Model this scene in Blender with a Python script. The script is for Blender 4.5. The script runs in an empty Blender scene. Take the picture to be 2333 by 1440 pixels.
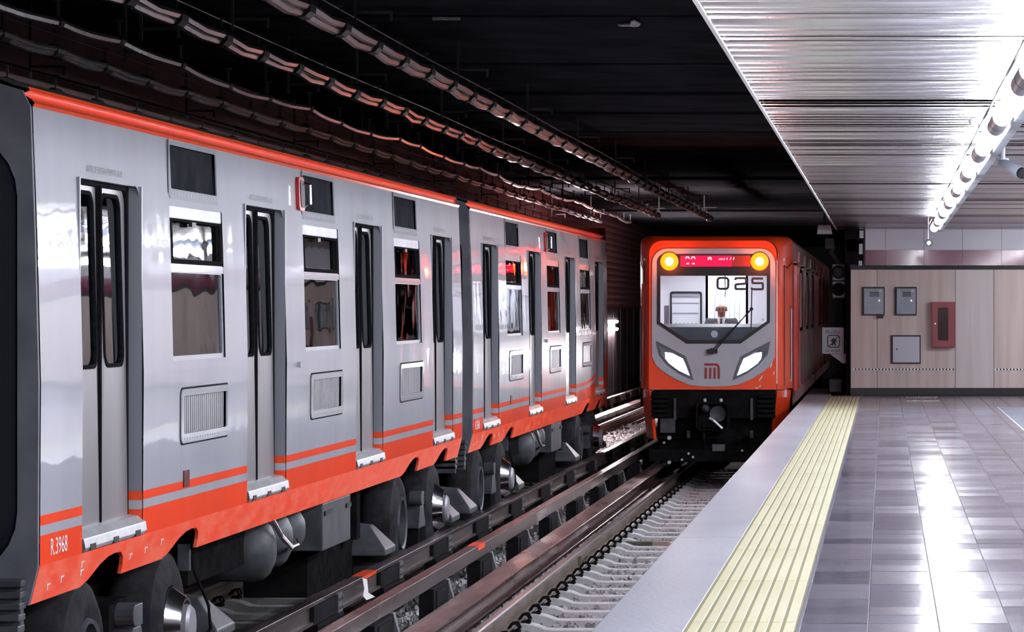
import bpy, math, random
from mathutils import Vector, Matrix
from mathutils.geometry import tessellate_polygon
R = random.Random(7)
PI = math.pi
S = bpy.context.scene
C = S.collection
F = 7100.0          # focal length in pixels of the 2333 px wide frame
EYE = 1.5           # eye height above the platform (platform top is z = 0)

# ---------------------------------------------------------------- camera
cd = bpy.data.cameras.new('camera')
cd.sensor_width = 36.0
cd.lens = 36.0 * F / 2333
cd.shift_x = (1166.5 - 2016) / 2333
cd.shift_y = -17.0 / 2333
cd.clip_end = 400
cam = bpy.data.objects.new('camera', cd)
C.objects.link(cam)
cam.location = (0, 0, EYE)
cam.rotation_euler = (PI / 2, 0, 0)
S.camera = cam
# ---------------------------------------------------------------- world, exposure
w = bpy.data.worlds.new('tunnel_dark')
S.world = w
w.use_nodes = True
w.node_tree.nodes['Background'].inputs[0].default_value = (0.55, 0.6, 0.8, 1)
w.node_tree.nodes['Background'].inputs[1].default_value = 0.012
S.view_settings.view_transform = 'Standard'
S.view_settings.look = 'None'
S.view_settings.gamma = 1
S.view_settings.use_curve_mapping = False
S.view_settings.exposure = 0.58
LAMP_E = 60.0        # radiance of the platform tubes
HEAD_E = 40.0        # headlight lenses
MARK_E = 30.0        # amber marker lamps


def spot(name, loc, aim, power, color, size, blend=0.5, rad=0.08):
    l = bpy.data.lights.new(name, 'SPOT')
    l.energy = power; l.color = color; l.spot_size = size; l.spot_blend = blend; l.shadow_soft_size = rad
    o = bpy.data.objects.new(name, l)
    o.location = loc
    o.rotation_euler = (Vector(aim) - Vector(loc)).to_track_quat('-Z', 'Y').to_euler()
    C.objects.link(o)
    return o


# beams of the arriving train's headlights, and of the parked train's own lamps on its far cab
spot('headlight_beam', (-3.4, 50.2, 0.72), (-3.4, 34, -1.2), 60, (0.95, 0.97, 1.0), 0.30)
spot('headlight_beam', (-2.2, 50.2, 0.72), (-2.6, 34, -1.2), 60, (0.95, 0.97, 1.0), 0.30)
spot('cab_lamp_beam', (-5.2, 54.0, 0.9), (-6.3, 68, -1.4), 1500, (1.0, 0.93, 0.97), 0.55)
# spill of the lit front: headlights up into the roof, amber markers onto the cables and the white train
spot('headlight_spill', (-3.35, 50.25, 0.75), (-4.2, 20, 2.5), 170, (1.0, 0.88, 0.88), 1.7)
for mx in (-3.49, -2.03):
    l = bpy.data.lights.new('marker_glow', 'POINT'); l.energy = 10; l.color = (1.0, 0.16, 0.05); l.shadow_soft_size = 0.07
    o = bpy.data.objects.new('marker_glow', l); o.location = (mx, 50.3, 2.26); C.objects.link(o)

# ---------------------------------------------------------------- materials
def nodes(name):
    m = bpy.data.materials.new(name)
    m.use_nodes = True
    nt = m.node_tree
    return m, nt, nt.nodes['Principled BSDF']


def lk(nt, a, b): nt.links.new(a, b)


def nz(nt, scale, detail=4, vec=None, stretch=None, kind='Object'):
    tc = nt.nodes.new('ShaderNodeTexCoord')
    mp = nt.nodes.new('ShaderNodeMapping')
    if stretch: mp.inputs['Scale'].default_value = stretch
    n = nt.nodes.new('ShaderNodeTexNoise')
    n.inputs['Scale'].default_value = scale
    n.inputs['Detail'].default_value = detail
    lk(nt, tc.outputs[kind] if vec is None else vec, mp.inputs[0])
    lk(nt, mp.outputs[0], n.inputs['Vector'])
    return n


def ramp(nt, src, stops):
    r = nt.nodes.new('ShaderNodeValToRGB')
    e = r.color_ramp.elements
    while len(e) < len(stops): e.new(0.5)
    for i, (p, c) in enumerate(stops):
        e[i].position = p
        e[i].color = (*c, 1)
    lk(nt, src, r.inputs[0])
    return r


def pm(name, c1, c2=None, scale=6, rough=0.5, metal=0.0, bump=0.0, bscale=None, stretch=None, coat=0.0, spec=0.5, rvar=0.0, bdist=0.02, lo=0.35, hi=0.65):
    m, nt, b = nodes(name)
    b.inputs['Roughness'].default_value = rough
    b.inputs['Metallic'].default_value = metal
    b.inputs['Coat Weight'].default_value = coat
    b.inputs['Coat Roughness'].default_value = 0.05
    b.inputs['Specular IOR Level'].default_value = spec
    n = nz(nt, scale, 5, stretch=stretch)
    rp = ramp(nt, n.outputs[0], [(lo, c1), (hi, c2 or c1)])
    lk(nt, rp.outputs[0], b.inputs['Base Color'])
    if rvar:
        mr = nt.nodes.new('ShaderNodeMapRange')
        mr.inputs[1].default_value = 0.3; mr.inputs[2].default_value = 0.7
        mr.inputs[3].default_value = max(0, rough - rvar); mr.inputs[4].default_value = rough + rvar
        lk(nt, n.outputs[0], mr.inputs[0]); lk(nt, mr.outputs[0], b.inputs['Roughness'])
    if bump:
        n2 = nz(nt, bscale or scale * 3, 3, stretch=stretch)
        bp = nt.nodes.new('ShaderNodeBump')
        bp.inputs['Strength'].default_value = bump
        bp.inputs['Distance'].default_value = bdist
        lk(nt, n2.outputs[0], bp.inputs['Height']); lk(nt, bp.outputs[0], b.inputs['Normal'])
    return m


def em(name, col, e):
    m, nt, b = nodes(name)
    b.inputs['Base Color'].default_value = (*col, 1)
    b.inputs['Emission Color'].default_value = (*col, 1)
    b.inputs['Emission Strength'].default_value = e
    return m


def glass(name, tint, ior=1.5, rough=0.02, wav=0.0):
    m = bpy.data.materials.new(name)
    m.use_nodes = True
    nt = m.node_tree
    nt.nodes.clear()
    out = nt.nodes.new('ShaderNodeOutputMaterial')
    mix = nt.nodes.new('ShaderNodeMixShader')
    tr = nt.nodes.new('ShaderNodeBsdfTransparent')
    gl = nt.nodes.new('ShaderNodeBsdfGlossy')
    fr = nt.nodes.new('ShaderNodeFresnel')
    tr.inputs[0].default_value = (*tint, 1)
    gl.inputs['Roughness'].default_value = rough
    fr.inputs[0].default_value = ior
    if wav:
        n = nz(nt, 2.0, 1)
        bp = nt.nodes.new('ShaderNodeBump')
        bp.inputs['Strength'].default_value = wav
        bp.inputs['Distance'].default_value = 0.02
        lk(nt, n.outputs[0], bp.inputs['Height']); lk(nt, bp.outputs[0], gl.inputs['Normal'])
    lk(nt, fr.outputs[0], mix.inputs[0]); lk(nt, tr.outputs[0], mix.inputs[1]); lk(nt, gl.outputs[0], mix.inputs[2])
    lk(nt, mix.outputs[0], out.inputs[0])
    return m


ORANGE = (1.0, 0.072, 0.018)
ORANGE2 = (0.88, 0.045, 0.012)
WHITE = (0.405, 0.415, 0.47)


def livery(name, sweep):
    """white car side with the orange, white, orange painted bands along its foot"""
    m, nt, b = nodes(name)
    b.inputs['Roughness'].default_value = 0.4
    b.inputs['Specular IOR Level'].default_value = 0.05
    b.inputs['Coat Weight'].default_value = 0.8
    b.inputs['Coat Roughness'].default_value = 0.025
    tc = nt.nodes.new('ShaderNodeTexCoord')
    sp = nt.nodes.new('ShaderNodeSeparateXYZ')
    lk(nt, tc.outputs['Object'], sp.inputs[0])
    zz = sp.outputs[2]
    if sweep:
        a = nt.nodes.new('ShaderNodeMath'); a.operation = 'SUBTRACT'; a.inputs[1].default_value = 12.2
        lk(nt, sp.outputs[1], a.inputs[0])
        mx = nt.nodes.new('ShaderNodeMath'); mx.operation = 'MAXIMUM'; mx.inputs[1].default_value = 0
        lk(nt, a.outputs[0], mx.inputs[0])
        pw = nt.nodes.new('ShaderNodeMath'); pw.operation = 'POWER'; pw.inputs[1].default_value = 2.6
        lk(nt, mx.outputs[0], pw.inputs[0])
        ml = nt.nodes.new('ShaderNodeMath'); ml.operation = 'MULTIPLY'; ml.inputs[1].default_value = 0.009
        lk(nt, pw.outputs[0], ml.inputs[0])
        su = nt.nodes.new('ShaderNodeMath'); su.operation = 'SUBTRACT'
        lk(nt, zz, su.inputs[0]); lk(nt, ml.outputs[0], su.inputs[1])
        zz = su.outputs[0]
    mr = nt.nodes.new('ShaderNodeMapRange')
    mr.inputs[1].default_value = 1.1; mr.inputs[2].default_value = 2.1
    lk(nt, zz, mr.inputs[0])
    rp = ramp(nt, mr.outputs[0], [(0, ORANGE), (0.254, WHITE), (0.309, ORANGE), (0.365, WHITE)])
    rp.color_ramp.interpolation = 'CONSTANT'
    n = nz(nt, 1.3, 6, stretch=(1, 1, 0.25))
    mxr = nt.nodes.new('ShaderNodeMixRGB'); mxr.blend_type = 'MULTIPLY'; mxr.inputs[0].default_value = 1
    dirt = ramp(nt, n.outputs[0], [(0.3, (0.86, 0.86, 0.87)), (0.65, (1, 1, 1))])
    lk(nt, rp.outputs[0], mxr.inputs[1]); lk(nt, dirt.outputs[0], mxr.inputs[2])
    lk(nt, mxr.outputs[0], b.inputs['Base Color'])
    n2 = nz(nt, 1.3, 2, stretch=(1, 1, 0.8))
    bp = nt.nodes.new('ShaderNodeBump'); bp.inputs['Strength'].default_value = 0.3; bp.inputs['Distance'].default_value = 0.025
    lk(nt, n2.outputs[0], bp.inputs['Height']); lk(nt, bp.outputs[0], b.inputs['Normal']); lk(nt, bp.outputs[0], b.inputs['Coat Normal'])
    return m


M = {}
M['livery'] = livery('car_side_paint', False)
M['livery_cab'] = livery('cab_car_side_paint', True)
M['orange'] = pm('orange_paint', (1.0, 0.088, 0.018), (0.96, 0.075, 0.016), 3, 0.25, coat=0.15, bump=0.12, bscale=2.5)
M['skirt'] = pm('orange_skirt_paint', ORANGE, (1.0, 0.15, 0.075), 2.2, 0.34, coat=0.05, bump=0.3, bscale=3, stretch=(1, 1.6, 5), lo=0.42, hi=0.62)  # lighter waves in the colour imitate wavy reflections on the skirt
M['cab_grey'] = pm('cab_mask_grey', (0.46, 0.47, 0.52), (0.42, 0.43, 0.48), 3, 0.3, coat=0.3)
M['door'] = pm('door_aluminium', (0.245, 0.232, 0.245), (0.195, 0.187, 0.20), 2, 0.38, metal=0.3, stretch=(1, 1, 0.2))
M['alu'] = pm('bright_aluminium', (0.62, 0.64, 0.68), (0.5, 0.52, 0.56), 8, 0.35, metal=0.5)
M['chrome'] = pm('chrome', (0.75, 0.76, 0.8), None, 5, 0.15, metal=1.0)
M['jamb'] = pm('grey_jamb', (0.24, 0.25, 0.29), None, 5, 0.4)
M['frame_white'] = pm('light_frame', (0.47, 0.48, 0.535), None, 5, 0.12, coat=0.4)
M['rubber'] = pm('black_rubber', (0.010, 0.010, 0.012), (0.016, 0.016, 0.018), 20, 0.7, spec=0.0)
M['tyre'] = pm('tyre_rubber', (0.018, 0.018, 0.021), (0.036, 0.036, 0.040), 7, 0.7, bump=0.2, bscale=30, spec=0.02)
M['vent'] = pm('dark_vent_panel', (0.020, 0.021, 0.026), (0.032, 0.033, 0.038), 4, 0.7, spec=0.0)
M['mesh'] = pm('grille_mesh', (0.42, 0.42, 0.45), (0.32, 0.32, 0.35), 5, 0.5, metal=0.2, stretch=(1, 8, 0.3))
M['end'] = pm('car_end_grey', (0.17, 0.175, 0.20), (0.11, 0.115, 0.14), 3, 0.6, spec=0.2)
M['bellows'] = pm('bellows_rubber', (0.010, 0.011, 0.014), None, 4, 0.7, spec=0.0)
M['under'] = pm('underframe_black', (0.007, 0.007, 0.008), (0.014, 0.013, 0.013), 8, 0.7, spec=0.0)
M['under_grey'] = pm('underframe_grey', (0.085, 0.09, 0.10), (0.05, 0.052, 0.06), 6, 0.5, metal=0.1, spec=0.25)
M['hubgrey'] = pm('hub_cap_grey', (0.30, 0.30, 0.33), None, 6, 0.45, metal=0.4)
M['glass'] = glass('car_window_glass', (0.72, 0.82, 0.84), 1.9, 0.02, 0.25)
M['doorglass'] = glass('door_window_glass', (0.55, 0.76, 0.78), 1.85, 0.02, 0.15)
M['clear'] = glass('windshield_glass', (0.93, 0.95, 0.97), 1.35)
M['bodydark'] = pm('interior_grey', (0.50, 0.53, 0.54), (0.42, 0.45, 0.46), 2, 0.6)
M['seat'] = pm('seat_green', (0.05, 0.13, 0.12), None, 3, 0.5)
M['ink'] = pm('dark_lettering', (0.03, 0.03, 0.04), None, 3, 0.5)
M['white'] = pm('white_lettering', (0.8, 0.8, 0.8), None, 3, 0.5)
M['reflector'] = pm('dark_red_reflector', (0.10, 0.008, 0.012), None, 5, 0.3)
M['redpart'] = pm('red_plastic', (0.42, 0.02, 0.02), None, 5, 0.3)
M['steel_rust'] = pm('worn_brown_steel', (0.075, 0.058, 0.058), (0.12, 0.098, 0.098), 2.2, 0.42, metal=0.55, bump=0.1, bscale=14, stretch=(3, 0.35, 3))
M['steel_top'] = pm('polished_brown_steel', (0.115, 0.094, 0.098), (0.18, 0.152, 0.158), 1.6, 0.30, metal=0.8, stretch=(4, 0.3, 1), rvar=0.1)
M['steel_plate'] = pm('running_plate_steel', (0.105, 0.062, 0.062), (0.17, 0.11, 0.11), 0.9, 0.30, metal=0.7, stretch=(3, 0.5, 1), rvar=0.12)
M['rail'] = pm('rail_steel', (0.30, 0.26, 0.27), (0.42, 0.36, 0.36), 1.5, 0.25, metal=0.9, stretch=(6, 0.3, 1))
M['rail_side'] = pm('rail_side_rust', (0.11, 0.075, 0.062), (0.20, 0.16, 0.13), 3, 0.6, metal=0.2, stretch=(1, 0.4, 1))
M['insul'] = pm('insulator_black', (0.008, 0.008, 0.009), (0.016, 0.016, 0.018), 5, 0.6, spec=0.02)
M['brace'] = pm('brace_grey_steel', (0.09, 0.09, 0.10), (0.14, 0.14, 0.15), 5, 0.5, metal=0.3)
M['tie'] = pm('sleeper_concrete', (0.60, 0.59, 0.60), (0.76, 0.75, 0.76), 7, 0.85, bump=0.4, bscale=25)
M['stone'] = pm('ballast_stone', (0.30, 0.295, 0.305), (0.55, 0.54, 0.56), 3, 0.85, bump=0.3, bscale=40)
M['bed'] = pm('track_bed', (0.05, 0.05, 0.055), (0.15, 0.145, 0.15), 14, 0.95, bump=0.8, bscale=18, bdist=0.06)
M['timber'] = pm('worn_timber', (0.30, 0.20, 0.15), (0.42, 0.32, 0.27), 9, 0.8)
M['moss'] = pm('mossy_timber', (0.06, 0.07, 0.055), (0.14, 0.14, 0.11), 12, 0.9)
M['soffit'] = pm('sooty_black_concrete', (0.018, 0.018, 0.021), (0.032, 0.032, 0.036), 1.1, 0.9, spec=0.0, bump=0.2, bscale=9)
M['tunnel'] = pm('tunnel_wall_dark', (0.14, 0.085, 0.09), (0.20, 0.125, 0.13), 1.5, 0.6, bump=0.2)
M['panel_shiny'] = pm('shiny_dark_panel', (0.05, 0.04, 0.045), (0.09, 0.075, 0.08), 1.2, 0.22, metal=0.3, bump=0.3, bscale=2, stretch=(1, 1, .3))
M['flake_and_highlight'] = pm('bare_plaster_and_highlight', (0.55, 0.55, 0.52), (0.3, 0.3, 0.3), 12, 0.9)
M['cable'] = pm('cable_sheath', (0.09, 0.086, 0.097), (0.13, 0.125, 0.135), 6, 0.24, metal=0.0, spec=0.9)
M['wire'] = pm('messenger_wire', (0.10, 0.095, 0.10), None, 5, 0.5, metal=0.3, spec=0.2)
M['strap'] = pm('black_strap', (0.01, 0.01, 0.011), None, 5, 0.6)
M['edge'] = pm('edge_concrete', (0.27, 0.28, 0.325), (0.36, 0.37, 0.42), 0.7, 0.42, bump=0.12, bscale=30, stretch=(1, 0.5, 1))
M['yellow'] = pm('cream_yellow_tactile', (0.50, 0.48, 0.29), (0.56, 0.54, 0.37), 1.5, 0.42, stretch=(1, 0.4, 1))
M['groove'] = pm('tactile_groove', (0.22, 0.21, 0.12), None, 4, 0.8, spec=0.1)
M['wood'] = pm('travertine_panel', (0.52, 0.42, 0.385), (0.64, 0.545, 0.505), 2.4, 0.55, stretch=(3.5, 1, 0.18))
M['wood2'] = pm('pale_travertine_panel', (0.56, 0.50, 0.485), (0.64, 0.575, 0.56), 2.4, 0.55, stretch=(3.0, 1, 0.15))
M['tilew'] = pm('white_wall_tile', (0.50, 0.49, 0.56), (0.54, 0.53, 0.60), 2, 0.25)
M['maroon'] = pm('maroon_wall_tile', (0.15, 0.018, 0.055), (0.20, 0.026, 0.075), 1.5, 0.12, coat=0.3)
M['black'] = pm('black_trim', (0.010, 0.010, 0.012), None, 4, 0.5)
M['dashpaint'] = pm('dashboard_grey', (0.09, 0.10, 0.12), (0.13, 0.14, 0.16), 3, 0.5)
M['steelbox'] = pm('grey_cabinet', (0.20, 0.215, 0.26), (0.26, 0.275, 0.33), 3, 0.4, metal=0.3)
M['whitebox'] = pm('white_cabinet', (0.50, 0.51, 0.58), None, 3, 0.4)
M['firebox'] = pm('red_fire_cabinet', (0.21, 0.004, 0.016), (0.26, 0.006, 0.022), 3, 0.3)
M['fireglass'] = pm('dark_cabinet_glass', (0.03, 0.008, 0.010), None, 3, 0.1)
M['cabwhite'] = pm('cab_white_wall', (0.78, 0.78, 0.82), (0.7, 0.7, 0.75), 1.5, 0.5)
M['cabline'] = pm('cab_grey_line', (0.35, 0.35, 0.4), None, 1.5, 0.5)
M['skin'] = pm('skin', (0.30, 0.13, 0.09), (0.25, 0.10, 0.07), 9, 0.5)
M['jacket'] = pm('charcoal_jacket', (0.055, 0.052, 0.065), None, 9, 0.8)
M['shirt'] = pm('white_shirt', (0.75, 0.75, 0.78), None, 9, 0.8)
M['tiecloth'] = pm('dark_tie', (0.02, 0.025, 0.03), None, 9, 0.7)
M['hair'] = pm('grey_hair', (0.10, 0.09, 0.09), None, 9, 0.7)
M['logo'] = pm('dark_red_emblem', (0.30, 0.015, 0.02), None, 9, 0.4)
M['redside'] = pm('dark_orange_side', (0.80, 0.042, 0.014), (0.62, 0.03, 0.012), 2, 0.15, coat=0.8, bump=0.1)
M['redglass'] = pm('dark_side_glass', (0.02, 0.015, 0.018), None, 2, 0.05)
M['lampbody'] = pm('lamp_raceway', (0.20, 0.25, 0.30), (0.34, 0.39, 0.44), 5, 0.25, metal=0.6)
M['lampcap'] = pm('lamp_band_grey', (0.28, 0.27, 0.32), None, 5, 0.4, metal=0.3)
M['plastic'] = pm('white_plastic', (0.75, 0.76, 0.8), None, 5, 0.35)
M['camgrey'] = pm('camera_housing', (0.36, 0.39, 0.45), None, 5, 0.35)
M['tube'] = em('lit_fluorescent_tube', (0.93, 0.935, 1.0), LAMP_E)
M['head'] = em('lit_headlight', (0.96, 0.97, 1.0), HEAD_E)
M['mark'] = em('lit_amber_lamp', (1.0, 0.33, 0.03), MARK_E)
M['markhalo'] = em('painted_amber_halo', (1.0, 0.07, 0.0), 5.0)  # orange halo of the marker lamps, put into a glowing ring
M['leddim'] = em('dim_display', (0.22, 0.015, 0.01), 0.5)
M['tunnel_tube'] = em('lit_tunnel_tube', (1.0, 0.88, 0.90), 320.0)
M['led'] = em('lit_red_led', (1.0, 0.10, 0.16), 3.0)
M['ledback'] = em('lit_red_display', (0.75, 0.0, 0.045), 0.85)
M['ledhot'] = em('lit_pink_led', (1.0, 0.35, 0.42), 2.0)
M['cablamp'] = em('lit_cab_lamp', (0.95, 0.96, 1.0), 17.0)
M['lamp_red'] = em('lit_red_lamp', (1.0, 0.03, 0.06), 3.0)


def floor_mat():
    m, nt, b = nodes('polished_floor_stone')
    g = nt.nodes.new('ShaderNodeNewGeometry')
    sn = nt.nodes.new('ShaderNodeVectorMath'); sn.operation = 'SUBTRACT'; sn.inputs[1].default_value = (-0.415, 14.0, 0)
    lk(nt, g.outputs['Position'], sn.inputs[0])
    fl = nt.nodes.new('ShaderNodeVectorMath'); fl.operation = 'DIVIDE'; fl.inputs[1].default_value = (0.335, 0.42, 1000)
    lk(nt, sn.outputs[0], fl.inputs[0])
    f2 = nt.nodes.new('ShaderNodeVectorMath'); f2.operation = 'FLOOR'
    lk(nt, fl.outputs[0], f2.inputs[0])
    wn = nt.nodes.new('ShaderNodeTexWhiteNoise'); wn.noise_dimensions = '3D'
    lk(nt, f2.outputs[0], wn.inputs[0])
    rp = ramp(nt, wn.outputs[0], [(0.0, (0.125, 0.122, 0.158)), (0.4, (0.165, 0.162, 0.205)), (0.7, (0.20, 0.198, 0.245)), (1.0, (0.14, 0.125, 0.152))])
    n = nz(nt, 3, 6, vec=g.outputs['Position'], stretch=(1.2, 9, 1))
    dr = ramp(nt, n.outputs[0], [(0.3, (0.68, 0.66, 0.68)), (0.7, (1.25, 1.22, 1.22))])
    mx = nt.nodes.new('ShaderNodeMixRGB'); mx.blend_type = 'MULTIPLY'; mx.inputs[0].default_value = 1
    lk(nt, rp.outputs[0], mx.inputs[1]); lk(nt, dr.outputs[0], mx.inputs[2]); lk(nt, mx.outputs[0], b.inputs['Base Color'])
    mr = nt.nodes.new('ShaderNodeMapRange')
    mr.inputs[3].default_value = 0.13; mr.inputs[4].default_value = 0.20
    lk(nt, wn.outputs[0], mr.inputs[0]); lk(nt, mr.outputs[0], b.inputs['Roughness'])
    n2 = nz(nt, 5, 3, vec=g.outputs['Position'], stretch=(1, 5, 1))
    bp = nt.nodes.new('ShaderNodeBump'); bp.inputs['Strength'].default_value = 0.08; bp.inputs['Distance'].default_value = 0.01
    lk(nt, n2.outputs[0], bp.inputs['Height']); lk(nt, bp.outputs[0], b.inputs['Normal'])
    return m


M['floor'] = floor_mat()
M['grout'] = pm('pale_grout', (0.26, 0.25, 0.29), None, 5, 0.6)
M['ceil'] = pm('brushed_ceiling_metal', (0.235, 0.245, 0.295), (0.31, 0.32, 0.375), 1.0, 0.23, metal=0.9, stretch=(0.15, 1.0, 1))
_nt = M['ceil'].node_tree; _b = _nt.nodes['Principled BSDF']; _b.inputs['Anisotropic'].default_value = 0.9
_t = _nt.nodes.new('ShaderNodeCombineXYZ'); _t.inputs[0].default_value = 1.0; lk(_nt, _t.outputs[0], _b.inputs['Tangent'])

# ---------------------------------------------------------------- mesh helpers
class MB:
    def __init__(s): s.v = []; s.f = []; s.m = []; s.mi = 0
    def add(s, vs, fs):
        o = len(s.v); s.v += [tuple(p) for p in vs]
        for f in fs: s.f.append([i + o for i in f]); s.m.append(s.mi)
    def box(s, x0, x1, y0, y1, z0, z1):
        s.add([(x0, y0, z0), (x1, y0, z0), (x1, y1, z0), (x0, y1, z0), (x0, y0, z1), (x1, y0, z1), (x1, y1, z1), (x0, y1, z1)],
              [(0, 3, 2, 1), (4, 5, 6, 7), (0, 1, 5, 4), (1, 2, 6, 5), (2, 3, 7, 6), (3, 0, 4, 7)])
        return s
    def cyl(s, p0, p1, r, n=12, r1=None):
        p0 = Vector(p0); p1 = Vector(p1); d = (p1 - p0).normalized()
        a = d.orthogonal().normalized(); b = d.cross(a); r1 = r if r1 is None else r1
        vs = [p0 + (a * math.cos(t) + b * math.sin(t)) * r for t in [2 * PI * i / n for i in range(n)]]
        vs += [p1 + (a * math.cos(t) + b * math.sin(t)) * r1 for t in [2 * PI * i / n for i in range(n)]]
        fs = [(i, (i + 1) % n, n + (i + 1) % n, n + i) for i in range(n)] + [tuple(range(n))[::-1], tuple(range(n, 2 * n))]
        s.add(vs, fs); return s
    def path(s, pts, r, n=6):
        pts = [Vector(p) for p in pts]; k = len(pts); vs = []
        for i, p in enumerate(pts):
            d = (pts[min(i + 1, k - 1)] - pts[max(i - 1, 0)]).normalized()
            up = Vector((0, 0, 1)) if abs(d.z) < 0.9 else Vector((1, 0, 0))
            a = d.cross(up).normalized(); b = a.cross(d)
            rr = r[i] if isinstance(r, (list, tuple)) else r
            vs += [p + (a * math.cos(2 * PI * j / n) + b * math.sin(2 * PI * j / n)) * rr for j in range(n)]
        fs = []
        for i in range(k - 1):
            for j in range(n): fs.append((i * n + j, i * n + (j + 1) % n, (i + 1) * n + (j + 1) % n, (i + 1) * n + j))
        fs += [tuple(range(n))[::-1], tuple(range((k - 1) * n, k * n))]
        s.add(vs, fs); return s
    def lathe(s, c, axis, prof, n=24):
        """prof: (offset along axis, radius)"""
        c = Vector(c); d = Vector(axis).normalized(); a = d.orthogonal().normalized(); b = d.cross(a); vs = []
        for (o, r) in prof:
            vs += [c + d * o + (a * math.cos(2 * PI * j / n) + b * math.sin(2 * PI * j / n)) * r for j in range(n)]
        fs = []
        for i in range(len(prof) - 1):
            for j in range(n): fs.append((i * n + j, i * n + (j + 1) % n, (i + 1) * n + (j + 1) % n, (i + 1) * n + j))
        fs += [tuple(range(n))[::-1], tuple(range((len(prof) - 1) * n, len(prof) * n))]
        s.add(vs, fs); return s
    def plate(s, outer, holes, fn, t):
        """2D outline with holes; fn(u, v, w) maps to 3D, w from 0 (front) to t (back)"""
        loops = [outer] + list(holes)
        tris = tessellate_polygon([[Vector((p[0], p[1], 0)) for p in L] for L in loops])
        flat = [p for L in loops for p in L]
        n = len(flat)
        vs = [fn(p[0], p[1], 0) for p in flat] + [fn(p[0], p[1], t) for p in flat]
        fs = [tuple(q) for q in tris] + [tuple(i + n for i in q)[::-1] for q in tris]
        o = 0
        for L in loops:
            k = len(L)
            for i in range(k): fs.append((o + i, o + (i + 1) % k, n + o + (i + 1) % k, n + o + i))
            o += k
        s.add(vs, fs); return s
    def prism(s, poly, fn0, fn1):
        n = len(poly)
        s.add([fn0(*p) for p in poly] + [fn1(*p) for p in poly],
              [(i, (i + 1) % n, n + (i + 1) % n, n + i) for i in range(n)] + [tuple(range(n))[::-1], tuple(range(n, 2 * n))])
        return s
    def build(s, name, mats, parent=None, smooth=False, bevel=0.0, org=None):
        me = bpy.data.meshes.new(name)
        o3 = Vector(org) if org is not None else (parent.matrix_basis.translation.copy() if parent else Vector((0, 0, 0)))
        if parent is not None and parent.parent is not None: o3 = parent.parent.location + parent.location
        me.from_pydata([tuple(Vector(p) - o3) for p in s.v], [], s.f)
        mats = mats if isinstance(mats, (list, tuple)) else [mats]
        for m in mats: me.materials.append(M[m] if isinstance(m, str) else m)
        me.polygons.foreach_set('material_index', s.m)
        import bmesh
        bm = bmesh.new(); bm.from_mesh(me)
        bmesh.ops.recalc_face_normals(bm, faces=bm.faces)
        bm.to_mesh(me); bm.free()
        o = bpy.data.objects.new(name, me)
        if smooth:
            me.polygons.foreach_set('use_smooth', [True] * len(me.polygons))
            me.set_sharp_from_angle(angle=math.radians(38))
        C.objects.link(o)
        if parent is not None: o.parent = parent
        elif org is not None: o.location = org
        if bevel:
            b = o.modifiers.new('bevel', 'BEVEL'); b.width = bevel; b.segments = 2; b.limit_method = 'ANGLE'
        me.update()
        return o


def tag(o, label=None, cat=None, group=None, kind=None):
    if label: o['label'] = label
    if cat: o['category'] = cat
    if group: o['group'] = group
    if kind: o['kind'] = kind
    return o


def thing(name, loc, label, cat, group=None):
    o = bpy.data.objects.new(name, None)
    o.empty_display_size = 0.1
    o.location = loc
    C.objects.link(o)
    return tag(o, label, cat, group)


KIDS = None
def copy_tree(o, parent=None):
    c = o.copy(); C.objects.link(c)
    if parent is not None: c.parent = parent
    for ch in list(o.children): copy_tree(ch, c)
    return c


def inst(o, name=None, parent=None, off=(0, 0, 0)):
    c = o.copy(); C.objects.link(c)
    if parent is not None: c.parent = parent
    c.location = Vector(o.location) + Vector(off)
    return c


def rrect(x0, x1, y0, y1, r, n=4, corners=(1, 1, 1, 1)):
    """rounded rectangle; corners: bottom-left, bottom-right, top-right, top-left"""
    out = []
    for (cx, cy, a, k) in ((x0, y0, PI, corners[0]), (x1, y0, 1.5 * PI, corners[1]), (x1, y1, 0, corners[2]), (x0, y1, 0.5 * PI, corners[3])):
        rr = r * k
        if rr <= 0: out.append((cx, cy)); continue
        ox = cx + (rr if cx == x0 else -rr); oy = cy + (rr if cy == y0 else -rr)
        for i in range(n + 1):
            t = a + 0.5 * PI * i / n
            out.append((ox + rr * math.cos(t), oy + rr * math.sin(t)))
    return out


def stroke(mb, pts, wd, fn, t, closed=False):
    """flat mitred ribbon of width wd along a 2D polyline"""
    P = [Vector(p) for p in pts]; n = len(P); L = []; Rr = []
    for i in range(n):
        a = P[(i - 1) % n] if (closed or i > 0) else P[i]
        b = P[(i + 1) % n] if (closed or i < n - 1) else P[i]
        d0 = (P[i] - a).normalized() if (P[i] - a).length else (b - P[i]).normalized()
        d1 = (b - P[i]).normalized() if (b - P[i]).length else d0
        d = (d0 + d1).normalized(); nn = Vector((-d.y, d.x))
        c = max(0.4, nn.dot(Vector((-d1.y, d1.x))))
        L.append(P[i] + nn * wd / 2 / c); Rr.append(P[i] - nn * wd / 2 / c)
    k = n if closed else n - 1
    for i in range(k):
        j = (i + 1) % n
        q = [L[i], L[j], Rr[j], Rr[i]]
        mb.prism([(p.x, p.y) for p in q], lambda u, v: fn(u, v, 0), lambda u, v: fn(u, v, t))


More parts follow.
